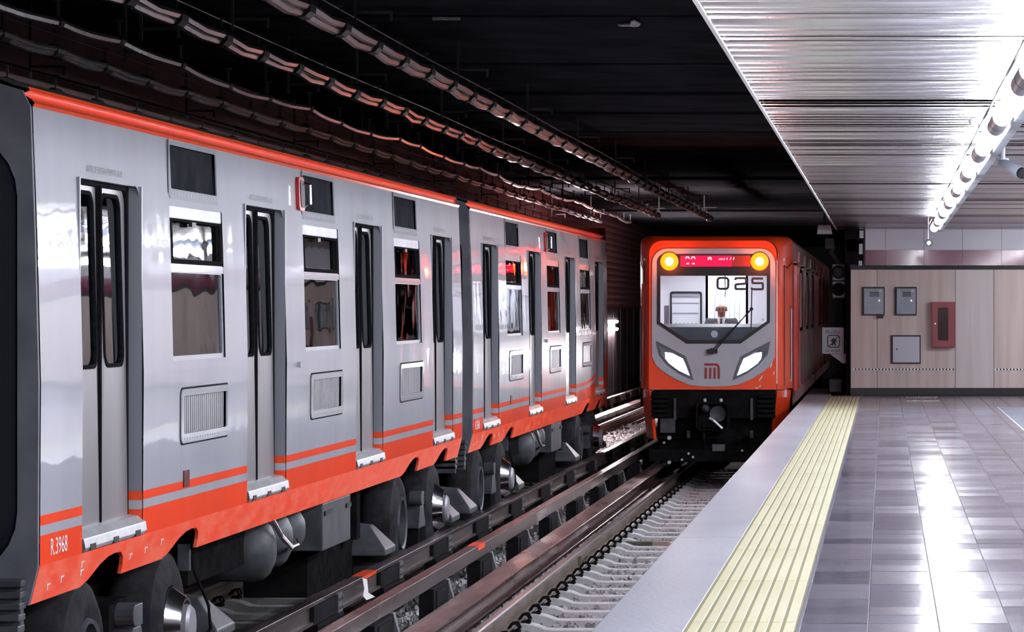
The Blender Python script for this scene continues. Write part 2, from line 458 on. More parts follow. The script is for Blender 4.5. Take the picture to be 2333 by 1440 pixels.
def text_mesh(body, size, sx=1.0):
    cu = bpy.data.curves.new('lettering', 'FONT')
    cu.body = body; cu.size = size; cu.align_x = 'LEFT'; cu.resolution_u = 2
    ob = bpy.data.objects.new('lettering', cu)
    C.objects.link(ob)
    dg = bpy.context.evaluated_depsgraph_get()
    me = bpy.data.meshes.new_from_object(ob.evaluated_get(dg))
    bpy.data.objects.remove(ob)
    vs = [(v.co.x * sx, v.co.y) for v in me.vertices]
    fs = [tuple(p.vertices) for p in me.polygons]
    bpy.data.meshes.remove(me); bpy.data.curves.remove(cu)
    return vs, fs


def lettering(mb, body, size, fn, sx=1.0):
    vs, fs = text_mesh(body, size, sx)
    mb.add([fn(u, v) for u, v in vs], fs)
    return max(u for u, v in vs)
# ================================================================ STRUCTURE
YN, YF = -12.0, 53.8            # platform near end (behind the view) and the end wall
EDGE = -1.365
def struct(name, mb, m, parent=None, **k):
    o = mb.build(name, m, parent, **k)
    if parent is None: o['kind'] = 'structure'
    return o

# ---- platform body and floor
fb = MB().box(-0.93, 9.0, YN, YF + 0.2, -0.30, -0.012)
floor = struct('floor', fb, 'grout')
nx = 10
TW, TD, GAP = 0.335, 0.42, 0.007
# single tiles where they show largest, the rest of the paving joined
proto = MB().box(GAP / 2, TW - GAP / 2, GAP / 2, TD - GAP / 2, -0.014, 0).build('floor_tile', 'floor', floor)
cnt = 0
rest = MB()
for j in range(-61, 95):
    y = 14.0 + j * TD
    if y + TD > YF: continue
    for i in range(0, 28):
        x = -0.415 + i * TW
        if x + TW > 9: continue
        near = 0 <= j < 30 and i < nx and cnt < 300
        if near:
            o = proto if cnt == 0 else inst(proto, None, floor)
            o.location = (x, y, R.uniform(-0.0012, 0.0012)); cnt += 1
        else:
            rest.box(x + GAP / 2, x + TW - GAP / 2, y + GAP / 2, y + TD - GAP / 2, -0.014, 0)
o = rest.build('floor_paving', 'floor', floor); o['kind'] = 'stuff'
# ---- platform edge: concrete coping slabs with a wall below
pe = MB().box(EDGE + 0.25, -0.93, YN, 58.5, -1.5, -0.1)
wall_edge = struct('trim_1', pe, 'soffit')
k = 0
for y0, y1 in [(-12, -3), (-3, 5.4), (5.4, 13), (13, 20.4), (20.4, 30.2), (30.2, 37.5), (37.5, 46.8), (46.8, 58.5)]:
    MB().box(EDGE, -0.932, y0 + 0.004, y1 - 0.004, -0.14, 0.002).build('edge_slab', 'edge', wall_edge, bevel=0.008)
# ---- tactile strip
X0, X1 = -0.928, -0.418
tm = MB().box(X0, X1, 0.004, 2.236, -0.014, 0.0)
nr = 8
wv = (X1 - X0) / nr
for i in range(nr):
    a = X0 + i * wv
    tm.prism([(a + 0.007, 0), (a + 0.010, 0.003), (a + wv - 0.010, 0.003), (a + wv - 0.007, 0)], lambda u, v: (u, 0.006, v), lambda u, v: (u, 2.234, v))
tp = tm.build('tactile_tile', 'yellow', floor)
y = YN; first = True
while y + 2.24 < YF + 0.6:
    o = tp if first else inst(tp, None, floor)
    o.location = (0, y, 0); first = False; y += 2.24
gm = MB()
for i in range(nr + 1):
    gm.box(X0 + i * wv - 0.008, X0 + i * wv + 0.008, YN, YF, -0.01, 0.0006)
gm.build('tactile_groove', 'groove', floor)
MB().box(X1 + 0.004, X1 + 0.02, YN, YF, -0.012, 0.003).build('strip_border', 'frame_white', floor)
# landing behind the wall's left edge (signals stand here)
# ---- end wall
wl = MB().box(-0.60, 9.0, YF + 0.02, YF + 0.5, -0.3, 3.4)
wall_back = struct('wall_back', wl, 'black')
PX = [-0.59, -0.134, 1.214, 1.88, 3.2, 4.6, 6.0, 7.4, 9.0]
for i in range(len(PX) - 1):
    MB().box(PX[i] + 0.004, PX[i + 1] - 0.004, YF - 0.03, YF + 0.02, 0.13, 2.17).build('wall_panel', 'wood2' if i == 2 else 'wood', wall_back)
TX = [-0.34, 0.008, 0.675, 1.34, 2.015, 2.69, 3.36, 4.03, 4.7, 5.37, 6.04, 6.71, 7.38, 8.05, 9.0]
for i in range(len(TX) - 1):
    MB().box(TX[i] + 0.003, TX[i + 1] - 0.003, YF - 0.01, YF + 0.02, 2.51, 3.2).build('wall_tile', 'tilew', wall_back)
    MB().box(TX[i] + 0.003, TX[i + 1] - 0.003, YF - 0.012, YF + 0.02, 2.245, 2.507).build('maroon_tile', 'maroon', wall_back)
struct('baseboard_back', MB().box(-0.595, 9.0, YF - 0.05, YF, 0, 0.125), 'black')
struct('trim_2', MB().box(-0.6, 9.0, YF - 0.06, YF + 0.02, 2.175, 2.24), 'black')
# checkered edge strip across the panels
sb = MB()
for a, b in ((-0.55, 1.21), (1.89, 2.9)):
    n = int((b - a) / 0.058)
    for i in range(n):
        sb.mi = 0
        sb.box(a + i * 0.058, a + i * 0.058 + 0.034, YF - 0.036, YF - 0.028, 0.437, 0.466)
        sb.mi = 1
        sb.box(a + i * 0.058 + 0.034, a + (i + 1) * 0.058, YF - 0.036, YF - 0.028, 0.437, 0.466)
    sb.mi = 0
dots = sb.build('checkered_strip', ['white', 'black'], wall_back)
# ---- right wall of the platform, out of frame but mirrored in the train
wr = MB().box(9.0, 9.3, YN, YF + 0.5, -0.3, 3.4)
wall_right = struct('wall_right', wr, 'black')
for i in range(22):
    a = YN + i * 3.0; b = min(a + 2.99, YF)
    MB().box(8.97, 9.0, a, b, 0.13, 2.17).build('wall_panel', 'wood', wall_right)
    MB().box(8.985, 9.0, a, b, 2.51, 3.2).build('wall_tile', 'tilew', wall_right)
    MB().box(8.983, 9.0, a, b, 2.245, 2.507).build('maroon_tile', 'maroon', wall_right)
# ---- metal strip ceiling of the platform
CZ = EYE + 1.364
cb = MB().box(-0.83, 9.0, YN, YF, CZ + 0.05, 4.3)
ceiling = struct('ceiling', cb, 'soffit')
SW = 0.30
sp_ = MB()
ns = 6
for i in range(ns):
    u0, u1 = -SW / 2 + SW * i / ns, -SW / 2 + SW * (i + 1) / ns
    f = lambda u: 0.0035 * (1 - (2 * u / SW) ** 2)
    sp_.add([(-0.825, u0, -f(u0)), (9, u0, -f(u0)), (9, u1, -f(u1)), (-0.825, u1, -f(u1))], [(0, 1, 2, 3)])
sp_.add([(-0.825, -SW / 2, 0), (-0.825, SW / 2, 0), (-0.825, SW / 2, 0.045), (-0.825, -SW / 2, 0.045)], [(0, 1, 2, 3)])
strip = sp_.build('ceiling_strip', 'ceil', ceiling, smooth=True)
n = int((YF - YN) / SW)
for i in range(n):
    o = strip if i == 0 else inst(strip, None, ceiling)
    o.location = (0, YN + SW * (i + 0.5), CZ)
    o.rotation_euler = (R.gauss(0, 0.03), R.gauss(0, 0.0004), 0)
MB().box(-0.845, -0.825, YN, YF, CZ - 0.012, CZ + 0.06).build('ceiling_edge_profile', 'alu', ceiling)
# ---- track roof: dark slabs with gaps between
RZ = EYE + 2.65
rb = MB().box(-7.9, -0.6, -12, 135, RZ + 0.25, RZ + 0.5)
roof = struct('ceiling', rb, 'black')
gaps = [-12, -8, -4, 0, 2.5, 5, 8, 10.5, 13.2, 16, 18.8, 21.4, 24, 26, 28.1, 30.3, 34, 38.5, 42, 43.9, 46.7, 49.8, 52.8, 55.8, 60, 63.3, 67.8, 72.4, 78.4, 84, 90, 97, 105, 114, 124, 135]
for a, b in zip(gaps[:-1], gaps[1:]):
    MB().box(-7.9, -0.6, a + 0.14, b - 0.14, RZ + R.uniform(-0.03, 0.03), RZ + 0.26).build('roof_beam', 'soffit', roof)
# pale bar drawn as light on a beam lip, and the patch of bare plaster
fl = [(0, 0), (0.06, 0.05), (0.16, 0.03), (0.2, 0.08), (0.3, 0.05), (0.36, -0.1), (0.31, -0.32), (0.24, -0.22), (0.2, -0.06), (0.1, -0.03)]
MB().plate([(a * 0.62, b * 0.62) for a, b in fl], [], lambda u, v, t: (-2.46 + u, 28.7 + v * 2.6, RZ - 0.035 - t), 0.012).build('bare_plaster_patch', 'flake_and_highlight', roof)
MB().box(-4.1, -3.85, 28.24, 28.26, RZ - 0.035, RZ).build('lip_highlight', 'flake_and_highlight', roof)
# ---- track bed
struct('track_bed', MB().box(-7.9, EDGE + 0.25, -12, 135, -1.7, -1.52), 'bed')
# ---- left tunnel wall
lw = MB().box(-8.1, -7.75, -12, 135, -1.7, 4.5)
wall_left = struct('wall_left', lw, 'tunnel')
for i in range(14):
    z = 1.62 + i * 0.17
    MB().box(-7.75, -7.70, -12, 135, z, z + 0.09).build('wall_conduit', 'tunnel', wall_left)
y = 53.0
while y < 130:
    MB().box(-7.75, -7.66, y + 0.03, y + 2.3, -0.95, 1.5).build('wall_panel', 'panel_shiny', wall_left)
    y += 2.33
struct('wall_far', MB().box(-8.1, 0, 135, 135.4, -1.7, 4.5), 'black')
# side wall behind the end wall (tunnel beyond the platform)
struct('wall_side', MB().box(-0.585, -0.3, YF + 0.5, 135, -1.7, 4.4), 'tunnel')

# ================================================================ TRACKS
PADZ, RAILZ, GUIDEZ = -1.10, -1.20, -0.85
def h_beam(mb, x, zt, wd, h, y0, y1, tf=0.022, tw=0.02):
    mb.box(x - wd / 2, x + wd / 2, y0, y1, zt - tf, zt)
    mb.box(x - tw / 2, x + tw / 2, y0, y1, zt - h + tf, zt - tf)
    mb.box(x - wd / 2, x + wd / 2, y0, y1, zt - h, zt - h + tf)
def running_plate(x, label):
    b = MB(); h_beam(b, x, PADZ, 0.25, 0.20, 6, 130)
    o = b.build('running_plate', 'steel_plate', bevel=0.004)
    return tag(o, label, 'running plate')
def rail(x, side, label):
    t = thing('rail', (x, 6, -1.4), label, 'rail')
    prof = [(-0.072, 0), (0.072, 0), (0.072, 0.012), (0.012, 0.034), (0.009, 0.13), (0.034, 0.15), (-0.034, 0.15), (-0.009, 0.13), (-0.012, 0.034), (-0.072, 0.012)]
    MB().prism(prof, lambda u, v: (x + u, 6, RAILZ - 0.2 + v), lambda u, v: (x + u, 130, RAILZ - 0.2 + v)).build('rail_web', 'rail_side', t)
    MB().prism([(-0.035, 0.15), (0.035, 0.15), (0.036, 0.185), (0.026, 0.2), (-0.026, 0.2), (-0.036, 0.185)], lambda u, v: (x + u, 6, RAILZ - 0.2 + v), lambda u, v: (x + u, 130, RAILZ - 0.2 + v)).build('rail_head', 'rail', t)
    j = MB().box(x + side * 0.012, x + side * 0.05, -0.3, 0.3, RAILZ - 0.165, RAILZ - 0.055)
    for q in (-0.22, -0.08, 0.08, 0.22): j.cyl((x + side * 0.05, q, RAILZ - 0.11), (x + side * 0.07, q, RAILZ - 0.11), 0.014, 6)
    o = j.build('fishplate', 'rail_side', t, org=(x, 0, -1.4))
    o.location = (0, 29.0, 0)
    # spring clips holding the foot on every sleeper
    cl = MB()
    for q in (-0.055, 0.055):
        cl.path([(x + side * 0.05, q, RAILZ - 0.175), (x + side * 0.08, q, RAILZ - 0.13), (x + side * 0.125, q, RAILZ - 0.125), (x + side * 0.15, q, RAILZ - 0.17), (x + side * 0.12, q * 0.4, RAILZ - 0.19)], 0.013, 5)
    cl.box(x + side * 0.045, x + side * 0.15, -0.08, 0.08, RAILZ - 0.215, RAILZ - 0.19)
    c0 = cl.build('rail_clip', 'insul', t, org=(x, 0, -1.4))
    for i in range(48):
        o = c0 if i == 0 else inst(c0, None, t)
        o.location = (0, 20.55 + 0.83 * i - 6, 0)
    return t
RC, LC = -2.76, -5.96
running_plate(RC - 1.0, 'flat brown steel running plate between the guide bar and the rail')
running_plate(RC + 1.0, 'flat steel running plate under the platform edge')
running_plate(LC + 1.0, 'steel running plate under the near wheels of the white train')
running_plate(LC - 1.0, 'steel running plate under the far wheels of the white train')
rail(RC - 0.67, 1, 'shiny steel rail with black clips beside the concrete sleepers')
rail(RC + 0.67, -1, 'steel rail nearest the platform, below its edge')
rail(LC + 0.67, -1, 'steel rail under the near side of the white train')
rail(LC - 0.67, 1, 'steel rail under the far side of the white train')

def guide_bar(x, face, label, ys, box_dx, solid):
    """face: direction of the rubbing face; brackets stand on the other side"""
    t = thing('guide_bar', (x, 6, PADZ - 0.1), label, 'guide bar')
    if solid:
        MB().box(x - 0.055, x + 0.055, 6, 130, GUIDEZ - 0.13, GUIDEZ).build('bar', 'steel_top', t, bevel=0.006)
    else:
        MB().box(x - 0.06, x + 0.05, 6, 130, GUIDEZ - 0.035, GUIDEZ).build('top_flange', 'steel_top', t, bevel=0.004)
        MB().box(x - 0.02, x + 0.012, 6, 130, GUIDEZ - 0.16, GUIDEZ - 0.035).build('web', 'steel_rust', t)
        MB().box(x - 0.06, x + 0.045, 6, 130, GUIDEZ - 0.185, GUIDEZ - 0.16).build('bottom_flange', 'steel_rust', t)
    org = (x, 0, PADZ - 0.1)
    a = MB()
    if solid:
        a.box(x - 0.04, x + 0.09, -1.05, -0.1, -1.32, GUIDEZ - 0.135)
        a.box(x + 0.09, x + 0.10, -0.9, -0.3, -1.25, GUIDEZ - 0.16)
        ins = a.build('insulator', 'insul', t, org=org)
        g = MB().prism([(x + 0.02, GUIDEZ - 0.13), (x + 0.075, GUIDEZ - 0.13), (x + 0.165, -1.30), (x + 0.06, -1.30)], lambda u, v: (u, -0.05, v), lambda u, v: (u, 0.06, v))
        g.box(x + 0.0, x + 0.16, -0.12, 0.12, -1.33, -1.30)
        br = g.build('bracket', 'brace', t, org=org)
    else:
        a.box(x - 0.015, x + 0.05, -1.15, -0.07, -1.03, GUIDEZ - 0.04)
        a.box(x - 0.05, x + 0.07, -1.1, 0.1, -1.32, GUIDEZ - 0.19)
        ins = a.build('insulator', 'insul', t, org=org)
        g = MB().box(x + 0.02, x + 0.062, -0.10, 0.10, -1.10, GUIDEZ - 0.03)
        for q in (-0.06, 0.06):
            for zz in (-0.93, -1.0, -1.06): g.cyl((x + 0.06, q, zz), (x + 0.075, q, zz), 0.013, 6)
        br = g.build('clamp', 'brace', t, org=org)
    for i, yy in enumerate(ys):
        for o0 in (ins, br):
            o = o0 if i == 0 else inst(o0, None, t)
            o.location = (0, yy - 6, 0)
    return t
guide_bar(LC + 1.34, 1, 'brown guide bar with bolted clamps beside the wheels of the white train', [12.9 + 3.3 * i for i in range(16)], 0, False)
guide_bar(RC - 1.32, 1, 'square brown guide bar on slanted grey brackets between the two tracks', [12.7 + 3.18 * i for i in range(16)], 0, True)
guide_bar(LC - 1.34, -1, 'guide bar on the far side of the white train by the tunnel wall', [12.9 + 3.3 * i for i in range(30)], 0, False)

# sleepers
def sleeper(cx, mat='tie'):
    prof = []
    N = 24
    for i in range(N + 1):
        x = -1.12 + 2.24 * i / N
        d = min(abs(x - 0.67), abs(x + 0.67))
        z = -1.345 + (-0.06 if d > 0.34 else -0.06 + 0.06 * (0.5 + 0.5 * math.cos(PI * max(0, d - 0.12) / 0.22)) if d > 0.12 else 0) - 0.06
        prof.append((x, z))
    m = MB()
    vs = []; fs = []
    for (x, z) in prof:
        vs += [(x, -0.13, -1.6), (x, -0.11, z), (x, 0.11, z), (x, 0.13, -1.6)]
    for i in range(N):
        for j in range(3): fs.append((i * 4 + j, i * 4 + j + 1, i * 4 + 5 + j, i * 4 + 4 + j))
    fs += [(0, 1, 2, 3), tuple(N * 4 + q for q in (3, 2, 1, 0))]
    m.add(vs, fs)
    return m
s0 = sleeper(0).build('sleeper', 'tie', bevel=0.006)
k = 0
for cx, y0, n, lab, grp in ((RC, 20.55, 44, 'dusty grey concrete sleeper across the track in front of the orange train', 'sleepers of the track beside the platform'),
                       (LC, 16.2, 60, 'concrete sleeper under the white train', 'sleepers of the white train track')):
    for i in range(n):
        o = s0 if k == 0 else inst(s0)
        k += 1
        o.location = (cx, y0 + 0.83 * i + R.uniform(-0.02, 0.02), R.uniform(-0.006, 0.006))
        tag(o, lab, 'sleeper', grp)
# ballast
bl = MB()
base = [(-1, -1, -1), (1, -1, -1), (1, 1, -1), (-1, 1, -1), (-1, -1, 1), (1, -1, 1), (1, 1, 1), (-1, 1, 1)]
bf = [(0, 3, 2, 1), (4, 5, 6, 7), (0, 1, 5, 4), (1, 2, 6, 5), (2, 3, 7, 6), (3, 0, 4, 7)]
def rocks(n, x0, x1, y0, y1, z0, z1):
    for _ in range(n):
        c = Vector((R.uniform(x0, x1), R.uniform(y0, y1), R.uniform(z0, z1)))
        r = R.uniform(0.016, 0.036)
        rot = Matrix.Rotation(R.uniform(0, 6.28), 3, Vector((R.gauss(0, 1), R.gauss(0, 1), R.gauss(0, 1))).normalized())
        bl.add([c + rot @ (Vector(p) * r * R.uniform(0.5, 0.85)) for p in base], bf)
rocks(9000, RC - 0.62, RC + 1.3, 24, 58, -1.53, -1.485)
rocks(6500, -4.60, RC - 0.75, 19, 50, -1.52, -1.42)
rocks(4500, -5.2, -4.5, 14, 40, -1.52, -1.46)
rocks(5000, -7.4, -4.2, 52, 80, -1.52, -1.44)
o = bl.build('ballast', 'stone'); o['kind'] = 'stuff'; o['label'] = 'loose grey ballast stones between the sleepers and rails'; o['category'] = 'ballast'

for o in list(S.objects):
    if o.name == 'guide_bar':
        MB().box(LC + 1.34 - 0.061, LC + 1.34 + 0.051, 27.35, 28.0, GUIDEZ - 0.03, GUIDEZ + 0.001).build('paint_mark', 'orange', o)
    if o.name == 'guide_bar.001':
        MB().box(RC - 1.32 - 0.056, RC - 1.32 + 0.056, 30.85, 31.35, GUIDEZ - 0.05, GUIDEZ + 0.001).build('paint_mark', 'skirt', o)
sc = MB(); sc.plate([(0, 0), (0.07, -0.02), (0.09, -0.14), (0.2, -0.19), (0.06, -0.2), (0.01, -0.16), (0.03, -0.1)], [], lambda u, v, t: (-4.53 + 0.3 * u + t, 27.0 + u * 1.5, -0.835 + v), 0.006)
o = sc.build('paper_scrap', 'white', None, org=(-4.53, 27.0, -1.03)); tag(o, 'torn white scrap caught on the guide bar below the white train', 'litter')
tb = thing('timber_offcut', (-2.95, 39.0, -1.5), 'brown and mossy piece of timber lying across the sleepers', 'timber')
MB().box(-2.91, -2.70, 38.95, 39.12, -1.48, -1.415).build('bare_end', 'timber', tb, bevel=0.006)
MB().box(-3.25, -2.912, 38.95, 39.13, -1.48, -1.418).build('mossy_end', 'moss', tb, bevel=0.006)
# ================================================================ WHITE TRAIN (left track)
Y0 = 17.01
CL = 16.98
PITCH = 17.87
BZ = -1.10
def sx(z):
    """outline of the near side, world x for a world height"""
    pts = [(-0.12, -4.665), (0.094, -4.612), (1.1, -4.606), (1.9, -4.625), (2.604, -4.652)]
    if z <= pts[0][0]: return pts[0][1]
    for (a, xa), (b, xb) in zip(pts[:-1], pts[1:]):
        if z <= b: return xa + (xb - xa) * (z - a) / (b - a)
    return pts[-1][1]
def side(off=0.0):
    return lambda u, v, t: (sx(v) + off - t, Y0 + u, v)
DO = [(0.89 + 4.635 * k, 2.36 + 4.635 * k) for k in range(4)]
WI = [(3.17 + 4.615 * k, 4.77 + 4.615 * k) for k in range(3)]
car = thing('metro_car', (LC, Y0, BZ), 'white metro car with orange stripes, nearest of the parked train, marked R.3968', 'train car', 'white cars of the parked train')

def band(mb, outer_fn, u0, u1, z0, z1, holes, t, off, nz_=1):
    pass
# body side, split into height bands so that it follows the curved outline
zs = [0.094, 1.1, 1.9, 2.604]
body = MB()
def clip_holes(z0, z1):
    hs = []
    for a, b in DO: hs.append((a, b, 0.0, 2.257, 'd'))
    for a, b in WI:
        hs.append((a, b, 1.16, 2.17, 'w')); hs.append((a + 0.27, b + 0.02, 0.676, 0.925, 'g')); hs.append((a + 0.05, b - 0.16, 2.28, 2.565, 'v'))
    return hs
# cells between the openings (columns), with rounded door heads
HS = clip_holes(0, 3)
us = sorted(set([0, CL] + [q for h in HS for q in h[:2]]))
for i in range(len(us) - 1):
    a, b = us[i], us[i + 1]
    mid = (a + b) / 2
    zc = sorted(set(zs + [q for h in HS if h[0] < mid < h[1] for q in h[2:4] if 0.094 < q < 2.604]))
    for z0, z1 in zip(zc[:-1], zc[1:]):
        zm = (z0 + z1) / 2
        if any(h[0] < mid < h[1] and h[2] < zm < h[3] for h in HS): continue
        body.add([side()(a, z0, 0), side()(b, z0, 0), side()(b, z1, 0), side()(a, z1, 0)], [(0, 1, 2, 3)])
# rounded corner fillets of the door openings and window openings
def fillets(a, b, z0, z1, r, which):
    for (cu, cz, su, sz) in which:
        pts = [(cu, cz)]
        for k in range(6):
            t = PI / 2 * k / 5
            pts.append((cu + su * (r - r * math.sin(t)), cz + sz * (r - r * math.cos(t))))
        body.add([side()(p[0], p[1], 0) for p in pts], [tuple(range(len(pts)))])
for a, b in DO: fillets(a, b, 0, 2.257, 0.09, [(a, 2.257, 1, -1), (b, 2.257, -1, -1)])
bs = body.build('body_side', 'livery', car, smooth=True)
# skirt with wheel arches
arch = [(1.04, 2.01), (3.08, 4.09), (13.05, 14.05), (15.19, 16.09)]
def arch_pts(a, b):
    w_ = b - a
    return [(a, -0.115), (a + 0.16 * w_, -0.085), (a + 0.38 * w_, -0.01), (a + 0.55 * w_, 0.022), (a + 0.70 * w_, 0.032), (a + 0.86 * w_, 0.026), (a + 0.95 * w_, -0.01), (b - 0.01, -0.06), (b, -0.118)]
sk = [(0, 0.094), (0, -0.118)]
for a, b in arch: sk += arch_pts(a, b)
sk += [(CL, -0.118), (CL, 0.094)]
MB().plate(sk, [], side(0.0), 0.022).build('skirt', 'skirt', car)
# cornice: flared gutter under the roof
cp = [(-4.652, 2.604), (-4.640, 2.622), (-4.655, 2.640), (-4.690, 2.664), (-4.697, 2.678), (-4.668, 2.690), (-4.676, 2.712), (-4.72, 2.722)]
cn = MB()
cn.add([(x, y, z) for y in (Y0, Y0 + CL) for x, z in cp], [(i, i + 1, len(cp) + i + 1, len(cp) + i) for i in range(len(cp) - 1)])
cn.build('cornice', 'orange', car, smooth=True)
# roof and far side shell
rp_ = [(-4.70, 2.70), (-4.95, 2.80), (-5.4, 2.87), (LC, 2.89), (-6.6, 2.86), (-7.0, 2.78), (-7.25, 2.60), (-7.28, 1.0), (-7.27, 0.05)]
rf = MB()
rf.add([(x, y, z) for y in (Y0, Y0 + CL) for x, z in rp_], [(i, i + 1, len(rp_) + i + 1, len(rp_) + i) for i in range(len(rp_) - 1)])
rf.build('roof_shell', 'under_grey', car, smooth=True)
# doors
def door(a, b):
    c = (a + b) / 2
    fr = MB()
    o = side(0.0)
    # jambs, head and threshold of the recess
    D = 0.085
    head = 2.257
    fr.box(sx(1.5) - D - 0.03, sx(1.5) - 0.004, Y0 + b - 0.002, Y0 + b + 0.02, 0.13, head)
    fr.box(sx(1.5) - D - 0.03, sx(1.5) - 0.004, Y0 + a - 0.02, Y0 + a + 0.002, 0.13, head)
    fr.box(sx(2.25) - D - 0.03, sx(2.25) - 0.004, Y0 + a, Y0 + b, head - 0.002, head + 0.02)
    f = fr.build('door_frame', 'jamb', car)
    bl_ = MB().box(-4.86, -4.70, Y0 + b - 0.055, Y0 + b - 0.004, 0.2, head - 0.01)
    bl_.box(-4.86, -4.72, Y0 + a, Y0 + a + 0.02, 0.2, head - 0.01)
    bl_.box(-4.80, -4.70, Y0 + a, Y0 + b, head - 0.03, head - 0.005)
    bl_.build('door_seal', 'rubber', f)
    # stripes carried on across the jamb
    j = MB()
    for mi, z0, z1 in ((0, 0.13, 0.254), (1, 0.254, 0.309), (0, 0.309, 0.365)):
        j.mi = mi
        j.add([(sx(z0) - D - 0.02, Y0 + b - 0.0035, z0), (sx(z0) - 0.004, Y0 + b - 0.0035, z0), (sx(z0) - 0.004, Y0 + b - 0.0035, z1), (sx(z0) - D - 0.02, Y0 + b - 0.0035, z1)], [(0, 1, 2, 3)])
    j.build('jamb_stripes', ['orange', 'frame_white'], f)
    lx = lambda v: sx(v) - 0.082
    for q, (u0, u1) in enumerate(((a + 0.012, c - 0.012), (c + 0.012, b - 0.055))):
        fn = lambda u, v, t: (lx(v) - t, Y0 + u, v)
        outer = rrect(u0, u1, 0.205, head - 0.015, 0.10, 4, (0, 0, 1 if q else 0, 0 if q else 1))
        m = 0.115
        w0, w1 = (u0 + (0.10 if q == 0 else 0.085), u1 - (0.085 if q == 0 else 0.13))
        hole = rrect(w0, w1, 1.155, 2.185, 0.085, 5)
        leaf = MB().plate(outer, [hole], fn, 0.03).build('door_leaf', 'door', car)
        g = MB().plate(rrect(w0 - 0.012, w1 + 0.012, 1.143, 2.197, 0.09, 5), [rrect(w0 + 0.012, w1 - 0.012, 1.167, 2.173, 0.08, 5)], lambda u, v, t: (lx(v) + 0.006 - t, Y0 + u, v), 0.03)
        g.build('window_seal', 'rubber', leaf)
        MB().plate(hole, [], lambda u, v, t: (lx(v) - 0.012 - t, Y0 + u, v), 0.006).build('window_pane', 'doorglass', leaf)
    MB().box(-4.73, -4.685, Y0 + c - 0.012, Y0 + c + 0.012, 0.2, head - 0.02).build('centre_seal', 'rubber', f)
    # threshold plate with its slots
    s_ = MB()
    pr = [(sx(0.1) - 0.10, 0.225), (sx(0.1) - 0.03, 0.215), (sx(0.1) + 0.012, 0.175), (sx(0.1) + 0.02, 0.12), (sx(0.1) + 0.004, 0.098), (sx(0.1) - 0.10, 0.098)]
    s_.prism(pr, lambda u, v: (u, Y0 + a + 0.004 + (0.03 if v < 0.11 else 0), v), lambda u, v: (u, Y0 + b + 0.03 - (0.04 if v < 0.11 else 0), v))
    st = s_.build('threshold', 'alu', car, bevel=0.004)
    for k in (0.12, 0.49, 0.86):
        yy = Y0 + a + k * (b - a)
        MB().box(sx(0.1) - 0.02, sx(0.1) + 0.0225, yy - 0.06, yy + 0.06, 0.104, 0.138).build('slot', 'black', st)
    tx = MB()
    wv_ = lettering(tx, 'ANTES DE ENTRAR PERMITA SALIR', 0.058, lambda u, v: (sx(2.31) + 0.0025, Y0 + a + 0.20 + u, 2.295 + v), 0.95)
    tx.build('door_notice', 'ink', car)
for a, b in DO: door(a, b)
